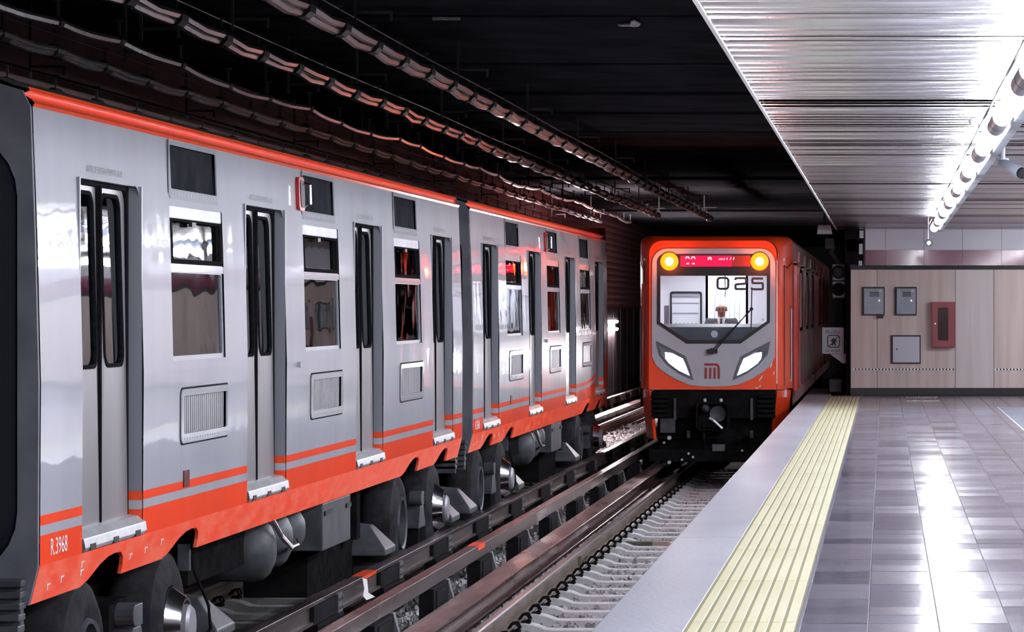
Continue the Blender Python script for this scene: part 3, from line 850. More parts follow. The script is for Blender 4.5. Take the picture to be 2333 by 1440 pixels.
# windows: hopper sash over a fixed light; above a vent panel, below a grille
def window(a, b, k):
    o = side(0.006)
    f = MB().plate(rrect(a - 0.02, b + 0.02, 1.14, 2.19, 0.03), [rrect(a + 0.035, b - 0.035, 1.19, 1.735, 0.03), rrect(a + 0.05, b - 0.05, 1.815, 2.075, 0.02)], side(-0.012), 0.03)
    f = f.build('window_frame', 'jamb', car)
    MB().plate(rrect(a + 0.03, b - 0.03, 1.185, 1.74, 0.03), [], side(-0.022), 0.006).build('window_pane', 'glass', f)
    MB().plate(rrect(a + 0.045, b - 0.045, 1.81, 2.08, 0.02), [], side(-0.03), 0.006).build('hopper_pane', 'glass', f)
    MB().plate(rrect(a + 0.02, b - 0.02, 1.795, 2.09, 0.02), [rrect(a + 0.075, b - 0.085, 1.825, 2.07, 0.02)], side(0.0), 0.022).build('hopper_sash', 'rubber', f)
    MB().plate(rrect(a, b, 2.095, 2.17, 0.02), [], side(-0.006), 0.02).build('top_panel', 'steelbox', f)
    MB().plate(rrect(a, b, 1.742, 1.79, 0.01), [], side(-0.002), 0.02).build('transom', 'frame_white', f)
    MB().box(sx(2.05) - 0.012, sx(2.05) + 0.012, Y0 + a + 0.6, Y0 + a + 0.72, 2.045, 2.075).build('sash_catch', 'black', f)
    # vent panel
    va, vb = a + 0.05, b - 0.16
    v = MB().plate(rrect(va - 0.06, vb + 0.03, 2.215, 2.595, 0.05, 4, (1, 0.4, 0.2, 0.2)), [rrect(va, vb, 2.28, 2.565, 0.02)], side(0.006), 0.008).build('vent_panel', 'frame_white', car)
    sl = MB().plate(rrect(va, vb, 2.28, 2.565, 0.02), [], side(-0.02), 0.01)
    sl.build('vent_screen', 'vent', v)
    rv = MB()
    for i in range(16):
        rv.box(sx(2.25) + 0.004, sx(2.25) + 0.009, Y0 + va + 0.02 + i * (vb - va - 0.04) / 15 - 0.011, Y0 + va + 0.02 + i * (vb - va - 0.04) / 15 + 0.011, 2.243, 2.256)
    rv.build('rivet_row', 'jamb', v)
    MB().box(sx(2.4) + 0.004, sx(2.4) + 0.0075, Y0 + va - 0.075, Y0 + va - 0.065, 2.25, 2.60).build('panel_seam', 'vent', v)
    # lower grille
    ga, gb = a + 0.27, b + 0.02
    g = MB().plate(rrect(ga - 0.07, gb + 0.06, 0.615, 0.97, 0.05), [rrect(ga, gb, 0.676, 0.925, 0.015)], side(0.010), 0.012).build('grille_frame', 'frame_white', car)
    MB().plate(rrect(ga - 0.085, gb + 0.075, 0.603, 0.982, 0.06), [rrect(ga - 0.07, gb + 0.06, 0.615, 0.97, 0.05)], side(0.003), 0.004).build('grille_gasket', 'vent', g)
    gr = MB().plate(rrect(ga, gb, 0.676, 0.925, 0.015), [], side(-0.018), 0.008)
    for i in range(1, 22): gr.box(sx(0.8) - 0.018, sx(0.8) - 0.01, Y0 + ga + i * (gb - ga) / 22 - 0.008, Y0 + ga + i * (gb - ga) / 22 + 0.008, 0.68, 0.92)
    gr.build('grille_mesh', 'mesh', g)
    rv = MB()
    for i in range(18):
        yy = Y0 + ga + 0.02 + i * (gb - ga - 0.04) / 17
        rv.box(sx(0.64) + 0.009, sx(0.64) + 0.0125, yy - 0.008, yy + 0.008, 0.638, 0.648)
    rv.build('rivet_row', 'jamb', g)
for k, (a, b) in enumerate(WI): window(a, b, k)
# indicator lamp beside the middle vent panel, reflector, lock
ia = WI[1][0] - 0.12
ip = MB().plate(rrect(ia - 0.12, ia + 0.12, 2.275, 2.54, 0.05), [], side(0.03), 0.03).build('indicator_light', 'redpart', car)
MB().plate(rrect(ia - 0.07, ia + 0.09, 2.30, 2.515, 0.04), [], side(0.036), 0.01).build('lens', 'black', ip)
MB().path([(sx(2.3) + 0.03, Y0 + ia + 0.1, 2.31), (sx(2.3) + 0.075, Y0 + ia + 0.1, 2.33), (sx(2.4) + 0.075, Y0 + ia + 0.1, 2.48), (sx(2.5) + 0.03, Y0 + ia + 0.1, 2.50)], 0.012, 6).build('guard', 'chrome', ip)
MB().box(sx(0.36) - 0.004, sx(0.36) + 0.008, Y0 + 3.46, Y0 + 3.62, 0.325, 0.435).build('side_reflector', 'reflector', car)
MB().cyl((sx(1.06), Y0 + 7.43, 1.06), (sx(1.06) + 0.03, Y0 + 7.43, 1.06), 0.022, 10).build('lock_button', 'chrome', car)
tx = MB()
lettering(tx, 'R.3968', 0.135, lambda u, v: (sx(0.18) + 0.003, Y0 + 0.20 + u, 0.135 + v), 0.95)
tx.build('car_number', 'white', car)
fm = MB()
for (u, v) in ((0.25, -0.05), (0.52, -0.03), (0.92, 0.02), (0.95, -0.03), (2.12, -0.03), (2.5, -0.02), (2.92, 0.0)):
    fn = lambda a_, b_, t: (sx(v + b_) + 0.003 - t, Y0 + u + a_, v + b_)
    stroke(fm, [(0, 0.02), (0.07, 0.02)], 0.008, fn, 0.002); stroke(fm, [(0.02, 0.018), (0.035, -0.014)], 0.014, fn, 0.002)
fm.build('white_marks', 'white', car)  # small white marks along the skirt
# end walls, gangway bellows and ribbed anti-climber
for e, yy, d in ((0, Y0, -1), (1, Y0 + CL, 1)):
    ol = [(-4.665, -0.118), (-4.615, 0.09), (-4.61, 1.1), (-4.63, 1.9), (-4.655, 2.6), (-4.70, 2.69), (-5.2, 2.84), (LC, 2.88), (-6.72, 2.84), (-7.22, 2.6), (-7.27, 0.0), (-7.25, -0.118)]
    hole = rrect(-7.19, -4.725, 0.03, 2.47, 0.36, 6)
    en = MB().plate(ol, [hole], lambda u, v, t: (u, yy + d * (0.008 + t), v), 0.03).build('end_wall', 'end', car)
    bm_ = MB()
    ov = rrect(-7.19, -4.725, 0.03, 2.47, 0.36, 6)
    ringn = len(ov)
    prof = []
    vs = []; fs = []
    NR = 9
    for i in range(NR):
        s_ = 1.0 if i % 2 == 0 else 0.955
        vs += [(LC + (p[0] - LC) * s_, yy + d * (0.02 + 0.40 * i / (NR - 1)), 1.25 + (p[1] - 1.25) * s_) for p in ov]
    for i in range(NR - 1):
        for j in range(ringn): fs.append((i * ringn + j, i * ringn + (j + 1) % ringn, (i + 1) * ringn + (j + 1) % ringn, (i + 1) * ringn + j))
    fs.append(tuple(range((NR - 1) * ringn, NR * ringn)))
    bm_.add(vs, fs)
    bm_.build('gangway_bellows', 'bellows', en)
    ac = MB()
    for i in range(5):
        z = 0.028 - i * 0.062
        ac.box(-4.97, -4.67 - 0.004 * i, yy + d * 0.03, yy + d * 0.16, z - 0.036, z)
    ac.box(-4.97, -4.69, yy + d * 0.03, yy + d * 0.10, -0.30, 0.03)
    ac.build('anti_climber', 'under_grey', en, bevel=0.005)
# wheels
def wheel(yc, kind):
    c = (-4.72, Y0 + yc, -0.60)
    t = MB().lathe(c, (1, 0, 0), [(-0.34, 0.26), (-0.36, 0.40), (-0.32, 0.475), (-0.27, 0.5), (-0.10, 0.5), (-0.05, 0.475), (-0.015, 0.40), (0.0, 0.32), (-0.02, 0.262), (-0.12, 0.25)], 36).build('wheel', 'tyre', car, smooth=True)
    if kind:
        MB().lathe(c, (1, 0, 0), [(-0.10, 0.255), (-0.01, 0.255), (0.015, 0.235), (0.085, 0.185), (0.085, 0.165), (0.02, 0.16), (0.02, 0.02)], 28).build('wheel_cover', 'chrome', t, smooth=True)
        MB().lathe(c, (1, 0, 0), [(0.0, 0.135), (0.105, 0.135), (0.125, 0.115), (0.128, 0.01)], 20).build('hub_cap', 'hubgrey', t, smooth=True)
        b_ = MB()
        for i in range(8):
            q = i * PI / 4
            b_.cyl((c[0] + 0.02, c[1] + 0.15 * math.cos(q), c[2] + 0.15 * math.sin(q)), (c[0] + 0.05, c[1] + 0.15 * math.cos(q), c[2] + 0.15 * math.sin(q)), 0.014, 6)
        b_.build('wheel_nut', 'under_grey', t)
    else:
        MB().lathe(c, (1, 0, 0), [(-0.30, 0.255), (-0.01, 0.262), (0.012, 0.25), (0.0, 0.228), (-0.18, 0.21), (-0.19, 0.02)], 28).build('wheel_rim', 'under_grey', t, smooth=True)
        MB().lathe(c, (1, 0, 0), [(-0.19, 0.09), (-0.05, 0.085), (-0.04, 0.06), (-0.035, 0.01)], 16).build('hub', 'under', t, smooth=True)
        b_ = MB()
        for i in range(8):
            q = i * PI / 4
            b_.cyl((c[0] - 0.19, c[1] + 0.15 * math.cos(q), c[2] + 0.15 * math.sin(q)), (c[0] - 0.15, c[1] + 0.15 * math.cos(q), c[2] + 0.15 * math.sin(q)), 0.016, 6)
        b_.build('wheel_nut', 'under_grey', t)
for yc, kd in ((1.50, 0), (3.68, 1), (13.48, 0), (15.80, 1)): wheel(yc, kd)
def shoe_cover(yc, d):
    """wedge-shaped hood over the horizontal guide wheel at the bogie end"""
    x0, x1 = -5.15, -4.64
    y = Y0 + yc
    vs = [(x0, y - 0.34, -0.80), (x1, y - 0.30, -0.80), (x1, y + 0.30, -0.80), (x0, y + 0.34, -0.80),
          (x0, y - 0.34, -0.73), (x1, y - 0.30, -0.74), (x1, y + 0.30, -0.74), (x0, y + 0.34, -0.73),
          (x0, y - 0.12, -0.50), (x1 - 0.18, y - 0.09, -0.53), (x1 - 0.18, y + 0.09, -0.53), (x0, y + 0.12, -0.50)]
    m = MB(); m.add(vs, [(0, 3, 2, 1), (0, 1, 5, 4), (1, 2, 6, 5), (2, 3, 7, 6), (3, 0, 4, 7), (4, 5, 9, 8), (5, 6, 10, 9), (6, 7, 11, 10), (7, 4, 8, 11), (8, 9, 10, 11)])
    h = m.build('guide_wheel_hood', 'under_grey', car, bevel=0.012)
    g = MB().lathe((-4.95, y, -0.96), (0, 0, 1), [(-0.06, 0.05), (-0.06, 0.22), (-0.03, 0.255), (0.03, 0.255), (0.06, 0.22), (0.06, 0.05)], 24)
    g.cyl((-4.95, y, -0.92), (-4.95, y, -0.78), 0.05, 10)
    g.build('guide_wheel', 'tyre', h, smooth=True)
for yc in (0.30, 4.95, 12.25, 16.72): shoe_cover(yc, 1)
def bogie(yc):
    b = MB().box(-7.1, -5.15, Y0 + yc - 1.5, Y0 + yc + 1.5, -0.62, -0.30)
    b.box(-5.15, -4.90, Y0 + yc - 0.55, Y0 + yc + 0.55, -0.60, -0.36)
    for q in (-1.09, 1.09): b.cyl((-4.95, Y0 + yc + q, -0.60), (-7.0, Y0 + yc + q, -0.60), 0.10, 12)
    b.box(-5.3, -4.80, Y0 + yc - 0.32, Y0 + yc - 0.12, -0.50, -0.34)
    o = b.build('bogie', 'under', car)
    # current collector between the wheels
    c_ = MB()
    y = Y0 + yc
    c_.prism([(-0.10, -0.50), (0.10, -0.50), (0.22, -0.68), (0.22, -0.72), (-0.22, -0.72), (-0.22, -0.68)], lambda u, v: (-4.93, y + u, v), lambda u, v: (-4.70, y + u, v))
    c_.cyl((-4.86, y - 0.12, -0.42), (-4.68, y - 0.12, -0.42), 0.07, 14)
    c_.box(-4.85, -4.70, y - 0.02, y + 0.14, -0.50, -0.36)
    c_.build('current_collector', 'under_grey', o, bevel=0.006)
    f_ = MB().box(-5.25, -4.72, y - 0.16, y + 0.02, -0.97, -0.72); f_.build('collector_base', 'under', o)
    return o
bog = [bogie(yc) for yc in (2.59, 14.64)]
# underframe equipment between the bogies
for y, z, r in ((7.05, -0.36, 0.25), (7.72, -0.33, 0.23), (8.27, -0.29, 0.19)):
    MB().lathe((-4.80, Y0 + y, z), (1, 0, 0), [(-1.2, r), (-0.08, r), (0.0, r * 0.94), (0.05, r * 0.75), (0.085, r * 0.45), (0.095, 0.02)], 28).build('air_tank', 'under_grey', car, smooth=True)
MB().path([(-4.70, Y0 + 6.9, -0.12), (-4.67, Y0 + 7.1, -0.26), (-4.65, Y0 + 7.4, -0.37), (-4.65, Y0 + 7.65, -0.37), (-4.68, Y0 + 7.72, -0.34)], 0.02, 8).build('tank_pipe', 'chrome', car)
eb = MB().box(-5.4, -4.70, Y0 + 9.05, Y0 + 10.4, -0.53, -0.13).build('equipment_box', 'under_grey', car, bevel=0.01)
MB().box(-4.70, -4.685, Y0 + 9.1, Y0 + 9.45, -0.235, -0.20).box(-4.70, -4.685, Y0 + 10.15, Y0 + 10.36, -0.235, -0.20).build('box_latch', 'black', eb)
MB().box(-6.6, -4.9, Y0 + 4.9, Y0 + 12.0, -0.45, -0.12).box(-5.5, -4.95, Y0 + 9.7, Y0 + 12.1, -0.98, -0.60).box(-5.1, -4.80, Y0 + 11.3, Y0 + 11.5, -0.6, -0.12).build('underframe', 'under', car)
MB().path([(-4.75, Y0 + 4.25, -0.12), (-4.72, Y0 + 4.3, -0.3), (-4.68, Y0 + 4.55, -0.55), (-4.68, Y0 + 4.62, -0.72), (-4.72, Y0 + 4.45, -0.85), (-4.8, Y0 + 4.3, -0.85)], 0.012, 6).build('hanging_hose', 'rubber', car)
MB().box(-4.80, -4.72, Y0 + 4.14, Y0 + 4.18, -0.28, -0.10).build('hose_bracket', 'under_grey', car)
# interior
it = MB().box(-7.2, -4.78, Y0 + 0.05, Y0 + CL - 0.05, 0.17, 0.21)
it.box(-7.2, -4.72, Y0 + 0.05, Y0 + CL - 0.05, 2.44, 2.47)
it.box(-7.2, -7.16, Y0 + 0.05, Y0 + CL - 0.05, 0.2, 1.15); it.box(-7.2, -7.16, Y0 + 0.05, Y0 + CL - 0.05, 2.1, 2.45)
for q in (0.05, 0.8, 2.5, 4.9, 5.4, 7.1, 9.5, 10.0, 11.7, 14.1, 14.7, 16.4): it.box(-7.2, -7.16, Y0 + q, Y0 + q + 0.5, 1.1, 2.15)
for q in (0.03, CL - 0.06): it.box(-7.2, -4.7, Y0 + q, Y0 + q + 0.03, 0.2, 2.45)
it.build('interior_lining', 'bodydark', car)
for a, b in WI:
    s_ = MB()
    for yy in (a + 0.1, a + 0.95):
        s_.box(-5.85, -4.85, Y0 + yy, Y0 + yy + 0.45, 0.55, 0.62); s_.box(-5.85, -4.85, Y0 + yy + (0 if yy == a + 0.1 else 0.40), Y0 + yy + (0.05 if yy == a + 0.1 else 0.45), 0.62, 1.28)
        s_.box(-5.3, -5.2, Y0 + yy + 0.15, Y0 + yy + 0.3, 0.21, 0.55)
    s_.build('seat_bench', 'seat', car)
for k, (a, b) in enumerate(DO):
    MB().cyl((-5.96, Y0 + (a + b) / 2, 0.2), (-5.96, Y0 + (a + b) / 2, 2.45), 0.018, 8).build('grab_pole', 'chrome', car)

# second car: same parts, one pitch further on, with a driving cab at its far end
car2 = copy_tree(car)
car2.location.y += PITCH
tag(car2, 'farther of the two white metro cars, its cab end beside the orange train')
for ch in list(car2.children):
    if ch.name.startswith('body_side'):
        ch.data = ch.data.copy(); ch.data.materials[0] = M['livery_cab']
    if ch.name.startswith('end_wall') and len(ch.data.vertices) and max(v.co.y for v in ch.data.vertices) > 5:
        for g in list(ch.children): bpy.data.objects.remove(g)
        bpy.data.objects.remove(ch)
MB().cyl((-4.70, Y0 + 2.36, -0.66), (-4.675, Y0 + 2.36, -0.66), 0.03, 10).build('red_lamp', 'lamp_red', bog[0])
ye = Y0 + PITCH + CL
def nose(z0, z1, name, mat, bow):
    prof = [(-4.652, 0.0), (-4.665, 0.5), (-4.71, 0.9), (-4.80, 1.25), (-5.1, 1.45), (LC, 1.5), (-6.82, 1.45), (-7.12, 1.25), (-7.22, 0.9), (-7.27, 0.0)]
    m = MB(); n = len(prof); zz = [z0 + (z1 - z0) * i / 6 for i in range(7)]
    vs = []
    for z in zz:
        k = 1 - bow * ((z - 0.6) / 2.2) ** 2
        vs += [(x, ye + y * k, z) for x, y in prof]
    fs = [(i * n + j, i * n + j + 1, (i + 1) * n + j + 1, (i + 1) * n + j) for i in range(6) for j in range(n - 1)]
    fs += [tuple(range(n)), tuple(range(6 * n, 7 * n))]
    m.add(vs, fs)
    return m.build(name, mat, car2, smooth=True)
nose(-0.15, 0.75, 'cab_nose_lower', 'orange', 0.05)
nose(0.75, 2.62, 'cab_nose_upper', 'cab_grey', 0.5)
nose(2.62, 2.84, 'cab_roof', 'orange', 0.6)
hb = MB().box(-5.35, -5.0, ye + 1.38, ye + 1.52, 0.45, 0.62)
hb.build('cab_headlight', 'plastic', car2)
# ================================================================ ORANGE TRAIN (right track), arriving
NY = 50.4
K = 140.9
NXC = -2.775
def lx(px): return (px - 1625) / K
def lz(py): return EYE - (py - 703) / K
def fr(off=0.0):
    """front face map: u across, v height; the face leans back slightly"""
    return lambda u, v, t: (NXC + u, NY + 0.05 * (v + 0.3) - off + t, v)
lead = thing('metro_car', (NXC, NY, BZ), 'orange metro train front numbered 025 with grey mask and lit headlights', 'train car', 'cars of the arriving orange train')
def pp(*q): return [(lx(a), lz(b)) for a, b in q]
def mirror(pts):
    return [(-u, v) for u, v in pts][::-1]
sur = rrect(-0.915, 0.915, 1.25, 2.385, 0.12, 5, (0, 0, 1, 1))
sur = [p for p in sur if p[1] > 1.3]
win_sur = [(-0.915, 1.255), (-0.44, 0.93), (0.44, 0.93), (0.915, 1.275)] + [p for p in rrect(-0.915, 0.915, 1.4, 2.385, 0.13, 5, (0, 0, 1, 1)) if p[1] > 1.5]
glass_out = [(-0.862, 1.28), (-0.42, 0.99), (0.42, 0.99), (0.862, 1.295), (0.862, 2.03), (-0.862, 2.03)]
mask = [(-0.40, 0.265), (-0.2, 0.24), (0.0, 0.235), (0.2, 0.24), (0.40, 0.265), (0.62, 0.36), (0.80, 0.47), (0.93, 0.58), (0.995, 0.72), (1.0, 0.95)]
mask = mask + [p for p in rrect(-1.0, 1.0, 1.4, 2.475, 0.24, 6, (0, 0, 1, 1)) if p[1] > 1.5] + [(-1.0, 0.95), (-0.995, 0.72), (-0.93, 0.58), (-0.80, 0.47), (-0.62, 0.36)]
pane_hole = glass_out
outer = [(-1.045, 0.19), (1.02, 0.19), (1.02, 1.0)] + [p for p in rrect(-1.045, 1.02, 1.4, 2.60, 0.2, 5, (0, 0, 1, 1)) if p[1] > 1.5]
MB().plate(outer, [pane_hole], fr(0), 0.03).build('front_panel', 'orange', lead)
MB().plate(mask, [pane_hole], fr(0.022), 0.021).build('front_mask', 'cab_grey', lead, bevel=0.008)
MB().plate(win_sur, [glass_out], fr(0.030), 0.012).build('windshield_surround', 'black', lead)
ws = MB().plate(glass_out, [], fr(0.018), 0.006).build('windshield', 'clear', lead)
# destination display and marker lamps
dp = MB().plate(rrect(lx(1550), lx(1667), lz(607), lz(582), 0.01), [], fr(0.036), 0.008).build('destination_display', 'ledback', lead)
MB().plate(rrect(lx(1667.5), lx(1709), lz(607), lz(582), 0.01), [], fr(0.036), 0.008).build('dim_panel', 'leddim', dp)
ld = MB()
for x0 in (1561, 1574):
    stroke(ld, pp((x0, 590), (x0 + 2, 585.5), (x0 + 7, 585.5), (x0 + 9, 590)), 0.016, fr(0.040), 0.003)
    stroke(ld, pp((x0 + 2, 600.5), (x0 + 8, 600.5)), 0.02, fr(0.040), 0.003)
stroke(ld, pp((1613, 592), (1613.5, 587), (1618, 586.5), (1620, 592)), 0.02, fr(0.040), 0.003)
for x0, h in ((1637, 3), (1641, 4), (1645, 3.5), (1649, 4), (1655, 5), (1663, 6), (1670, 6)):
    stroke(ld, pp((x0, 592), (x0 + 1.5, 592 - h)), 0.012, fr(0.040), 0.003)
ld.build('display_lettering', 'ledhot', dp)
for px in (1524, 1730):
    a = fr(0.03)(lx(px), lz(595.5), 0)
    b_ = MB().lathe(a, (0, -1, 0), [(-0.01, 0.155), (0.005, 0.155), (0.008, 0.15), (0.0, 0.145), (0.0, 0.01)], 20).build('marker_lamp', 'black', lead, smooth=True)
    MB().lathe(a, (0, -1, 0), [(0.0, 0.15), (0.010, 0.145), (0.022, 0.085), (0.022, 0.07)], 20).build('halo_ring', 'markhalo', b_, smooth=True)  # ring stands in for the lamp's glow on the black panel
    MB().lathe(a, (0, -1, 0), [(0.0, 0.075), (0.02, 0.072), (0.035, 0.05), (0.04, 0.01)], 18).build('amber_lens', 'mark', b_, smooth=True)
# headlights
hl = pp((1495, 777), (1530, 795), (1562, 812), (1571, 835), (1580, 866), (1548, 851), (1520, 830), (1501, 808))
hin = pp((1501, 788), (1530, 802), (1556, 816), (1565, 836), (1573, 857), (1547, 845), (1523, 827), (1506, 806))
bulb = pp((1515, 803), (1530, 805), (1555, 817.5), (1563, 836), (1570, 855), (1547, 844), (1525, 828), (1516, 816))
for sgn in (1, -1):
    q = (lambda P: P) if sgn == 1 else mirror
    h = MB().plate(q(hl), [q(hin)], fr(0.040), 0.02).build('headlight', 'dashpaint', lead)
    MB().plate(q(hin), [], fr(0.026), 0.004).build('reflector', 'chrome', h)
    MB().plate(q(bulb), [], fr(0.033), 0.005).build('lit_lens', 'head', h)
    MB().plate(q(hin), [], fr(0.038), 0.003).build('headlight_glass', 'clear', h)
# emblem: bars under a rounded bracket
lg = MB()
e = fr(0.030)
stroke(lg, pp((1604.5, 830.5), (1630, 830.5), (1634.5, 832), (1637, 836), (1637.5, 840), (1637.5, 863)), 0.036, e, 0.009)
for x0 in (1608, 1618, 1628):
    stroke(lg, pp((x0, 838), (x0, 863)), 0.036, e, 0.009)
lg.build('emblem', 'logo', lead)
# running number on the glass
e = fr(0.024)
def cor(pts, r=2.6, n=3):
    """round the corners of an open pixel polyline"""
    out = [pts[0]]
    for i in range(1, len(pts) - 1):
        p = Vector(pts[i]); a = (Vector(pts[i - 1]) - p).normalized(); b = (Vector(pts[i + 1]) - p).normalized()
        for k in range(n + 1):
            t = k / n
            c = p + a * r * (1 - t) ** 2 + b * r * t ** 2
            out.append(tuple(c))
    return out + [pts[-1]]
wd = 0.036
z0 = rrect(1634, 1658.5, 633, 658, 6, 4)
nm = MB(); stroke(nm, [(lx(a), lz(b)) for a, b in z0], wd, e, 0.004, closed=True); nm.build('digit', 'ink', ws); nm = MB()
stroke(nm, pp(*cor([(1675, 638), (1675, 633.5), (1699, 633.5), (1699, 646), (1675, 648), (1675, 658.5), (1700, 658.5)])), wd, e, 0.004); nm.build('digit', 'ink', ws); nm = MB()
stroke(nm, pp(*cor([(1738, 634.5), (1713.5, 634.5), (1713.5, 645), (1737.5, 645), (1737.5, 659), (1712, 659), (1712, 655)])), wd, e, 0.004)
nm.build('digit', 'ink', ws)
# wiper
wp = MB()
A = Vector(fr(0.10)(lx(1622), lz(800), 0)); B = Vector(fr(0.10)(lx(1712), lz(704), 0))
off = Vector((0.022, 0, 0.018))
wp.path([A + off * 0.4, B + off], 0.010, 6); wp.path([A - off * 0.4 + Vector((0.05, 0, 0)), B - off * 1.2], 0.010, 6)
wp.cyl(A + Vector((0, 0.08, -0.0)), A + Vector((0, -0.02, 0)), 0.05, 12); wp.box(A.x - 0.07, A.x + 0.09, A.y, A.y + 0.05, A.z - 0.035, A.z + 0.03)
wo = wp.build('wiper', 'black', lead)
bl_ = MB().path([fr(0.05)(lx(1712.5), lz(661), 0), fr(0.05)(lx(1711), lz(749), 0)], 0.010, 6)
bl_.cyl(fr(0.07)(lx(1712), lz(704), 0), fr(0.12)(lx(1712), lz(704), 0), 0.03, 10)
bl_.build('wiper_blade', 'black', wo)
# cab shell: cheeks and brow loft from the face to the full section
def section(hw, zb, zt, r, y, cx=NXC, lean=0.0):
    pts = [(-hw, zb), (-hw, 1.2)] + [p for p in rrect(-hw, hw, 1.2, zt, r, 6, (0, 0, 1, 1)) if p[1] > 1.25][::-1] + [(hw, 1.2), (hw, zb)]
    return [(cx + u, y + lean * (v + 0.3), v) for u, v in pts]
def loft(secs):
    m = MB(); n = len(secs[0]); vs = [p for s_ in secs for p in s_]
    m.add(vs, [(i * n + j, i * n + j + 1, (i + 1) * n + j + 1, (i + 1) * n + j) for i in range(len(secs) - 1) for j in range(n - 1)])
    return m
HW = 1.25
loft([section(1.033, 0.19, 2.60, 0.19, NY + 0.0, lean=0.05), section(1.10, 0.19, 2.665, 0.17, NY + 0.12, lean=0.04), section(1.18, 0.19, 2.685, 0.14, NY + 0.48, lean=0.02), section(HW, 0.19, 2.69, 0.12, NY + 0.95)]).build('cab_shell', 'orange', lead, smooth=True)
LB = 17.4
def red_body(t, ya, yb, first):
    pr = section(HW, -0.1, 2.69, 0.12, 0)
    m = loft([section(HW, -0.1, 2.69, 0.12, ya), section(HW, -0.1, 2.69, 0.12, yb)])
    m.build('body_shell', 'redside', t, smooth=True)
    m = MB(); n = len(pr); m.add([(p[0], yb, p[2]) for p in pr], [tuple(range(n))]); m.build('end_wall', 'end', t)
    for sgn in (1, -1):
        xs = NXC + sgn * HW
        for k in range(4):
            a = ya + (1.9 if first else 0.9) + 4.3 * k
            f = MB().box(min(xs, xs + sgn * 0.03), max(xs, xs + sgn * 0.03), a - 0.06, a, 0.1, 2.28).box(min(xs, xs + sgn * 0.03), max(xs, xs + sgn * 0.03), a + 1.4, a + 1.46, 0.1, 2.28).box(min(xs, xs + sgn * 0.03), max(xs, xs + sgn * 0.03), a - 0.06, a + 1.46, 2.24, 2.30)
            df = f.build('door_frame', 'redside', t)
            for q in (0.02, 0.72):
                lf = MB().plate(rrect(a + q, a + q + 0.66, 0.12, 2.22, 0.05), [rrect(a + q + 0.12, a + q + 0.54, 1.15, 2.1, 0.08)], lambda u, v, w_: (xs + sgn * (0.014 - w_), u, v), 0.012).build('door_leaf', 'redside', t)
                MB().plate(rrect(a + q + 0.12, a + q + 0.54, 1.15, 2.1, 0.08), [], lambda u, v, w_: (xs + sgn * (0.008 - w_), u, v), 0.006).build('window_pane', 'redglass', lf)
            if k < 3:
                wf = MB().plate(rrect(a + 2.0, a + 3.7, 1.1, 2.2, 0.08), [rrect(a + 2.06, a + 3.64, 1.16, 2.14, 0.06)], lambda u, v, w_: (xs + sgn * (0.02 - w_), u, v), 0.018).build('window_frame', 'black', t)
                MB().plate(rrect(a + 2.06, a + 3.64, 1.16, 2.14, 0.06), [], lambda u, v, w_: (xs + sgn * (0.012 - w_), u, v), 0.006).build('window_pane', 'redglass', wf)
                MB().box(min(xs, xs + sgn * 0.02), max(xs, xs + sgn * 0.02), a + 1.72, a + 1.78, 0.2, 2.5).build('side_rib', 'redside', t)
    u = MB().box(NXC - 0.95, NXC + 0.95, ya + 0.1, yb - 0.2, -0.55, -0.08)
    u.build('underframe', 'under', t)
    for yy in (ya + 2.6, ya + 4.8, yb - 4.0, yb - 1.8):
        for sgn in (1, -1):
            MB().lathe((NXC + sgn * 1.13, yy, -0.6), (sgn, 0, 0), [(-0.3, 0.3), (-0.3, 0.47), (-0.25, 0.5), (-0.08, 0.5), (0, 0.42), (-0.01, 0.27), (-0.1, 0.25), (-0.1, 0.02)], 24).build('wheel', 'tyre', t, smooth=True)
red_body(lead, NY + 0.95, NY + LB, True)
# cheek grooves, side wings below the face
for sgn in (1, -1):
    e0 = MB().prism([(1.033, -0.62), (1.25, -0.62), (1.25, 0.165), (1.033, 0.165)], lambda u, v: (NXC + sgn * (1.035 if u < 1.1 else 1.20) * (1 - (0.07 if v < 0 else 0)), NY + (0.02 if u < 1.1 else 0.75), v), lambda u, v: (NXC + sgn * (0.99 if u < 1.1 else 1.235) * (1 - (0.07 if v < 0 else 0)), NY + (0.10 if u < 1.1 else 0.95), v))
    e0.build('side_wing', 'orange', lead, bevel=0.01)
    g = MB()
    def ck(f, z): # point on the cheek, f from face (0) to body (1)
        ys = [0.0, 0.12, 0.48, 0.95]; hs = [1.033, 1.10, 1.18, 1.25]; y = f * 0.95
        for i in range(3):
            if y <= ys[i + 1]:
                t = (y - ys[i]) / (ys[i + 1] - ys[i]); h = hs[i] + (hs[i + 1] - hs[i]) * t; break
        return (NXC + sgn * (h + 0.004), NY + y + 0.03 * (1 - f) * (z + 0.3), z)
    for f_, z0_, z1_ in ((0.30, 0.25, 2.2), (0.78, 0.35, 1.55)):
        g.path([ck(f_, z0_), ck(f_, z1_)], 0.010, 5)
    g.path([ck(0.3, 2.2), ck(0.55, 2.16), ck(0.9, 2.26)], 0.010, 5)
    g.build('cheek_groove', 'reflector', lead)
    MB().path([ck(0.86, 0.3), ck(0.86, 1.5)], 0.016, 6).build('cheek_handrail', 'alu', lead)
MB().box(NXC - 1.18, NXC - 1.12, NY + 0.3, NY + 0.42, 1.25, 1.9).build('side_mirror', 'redpart', lead)
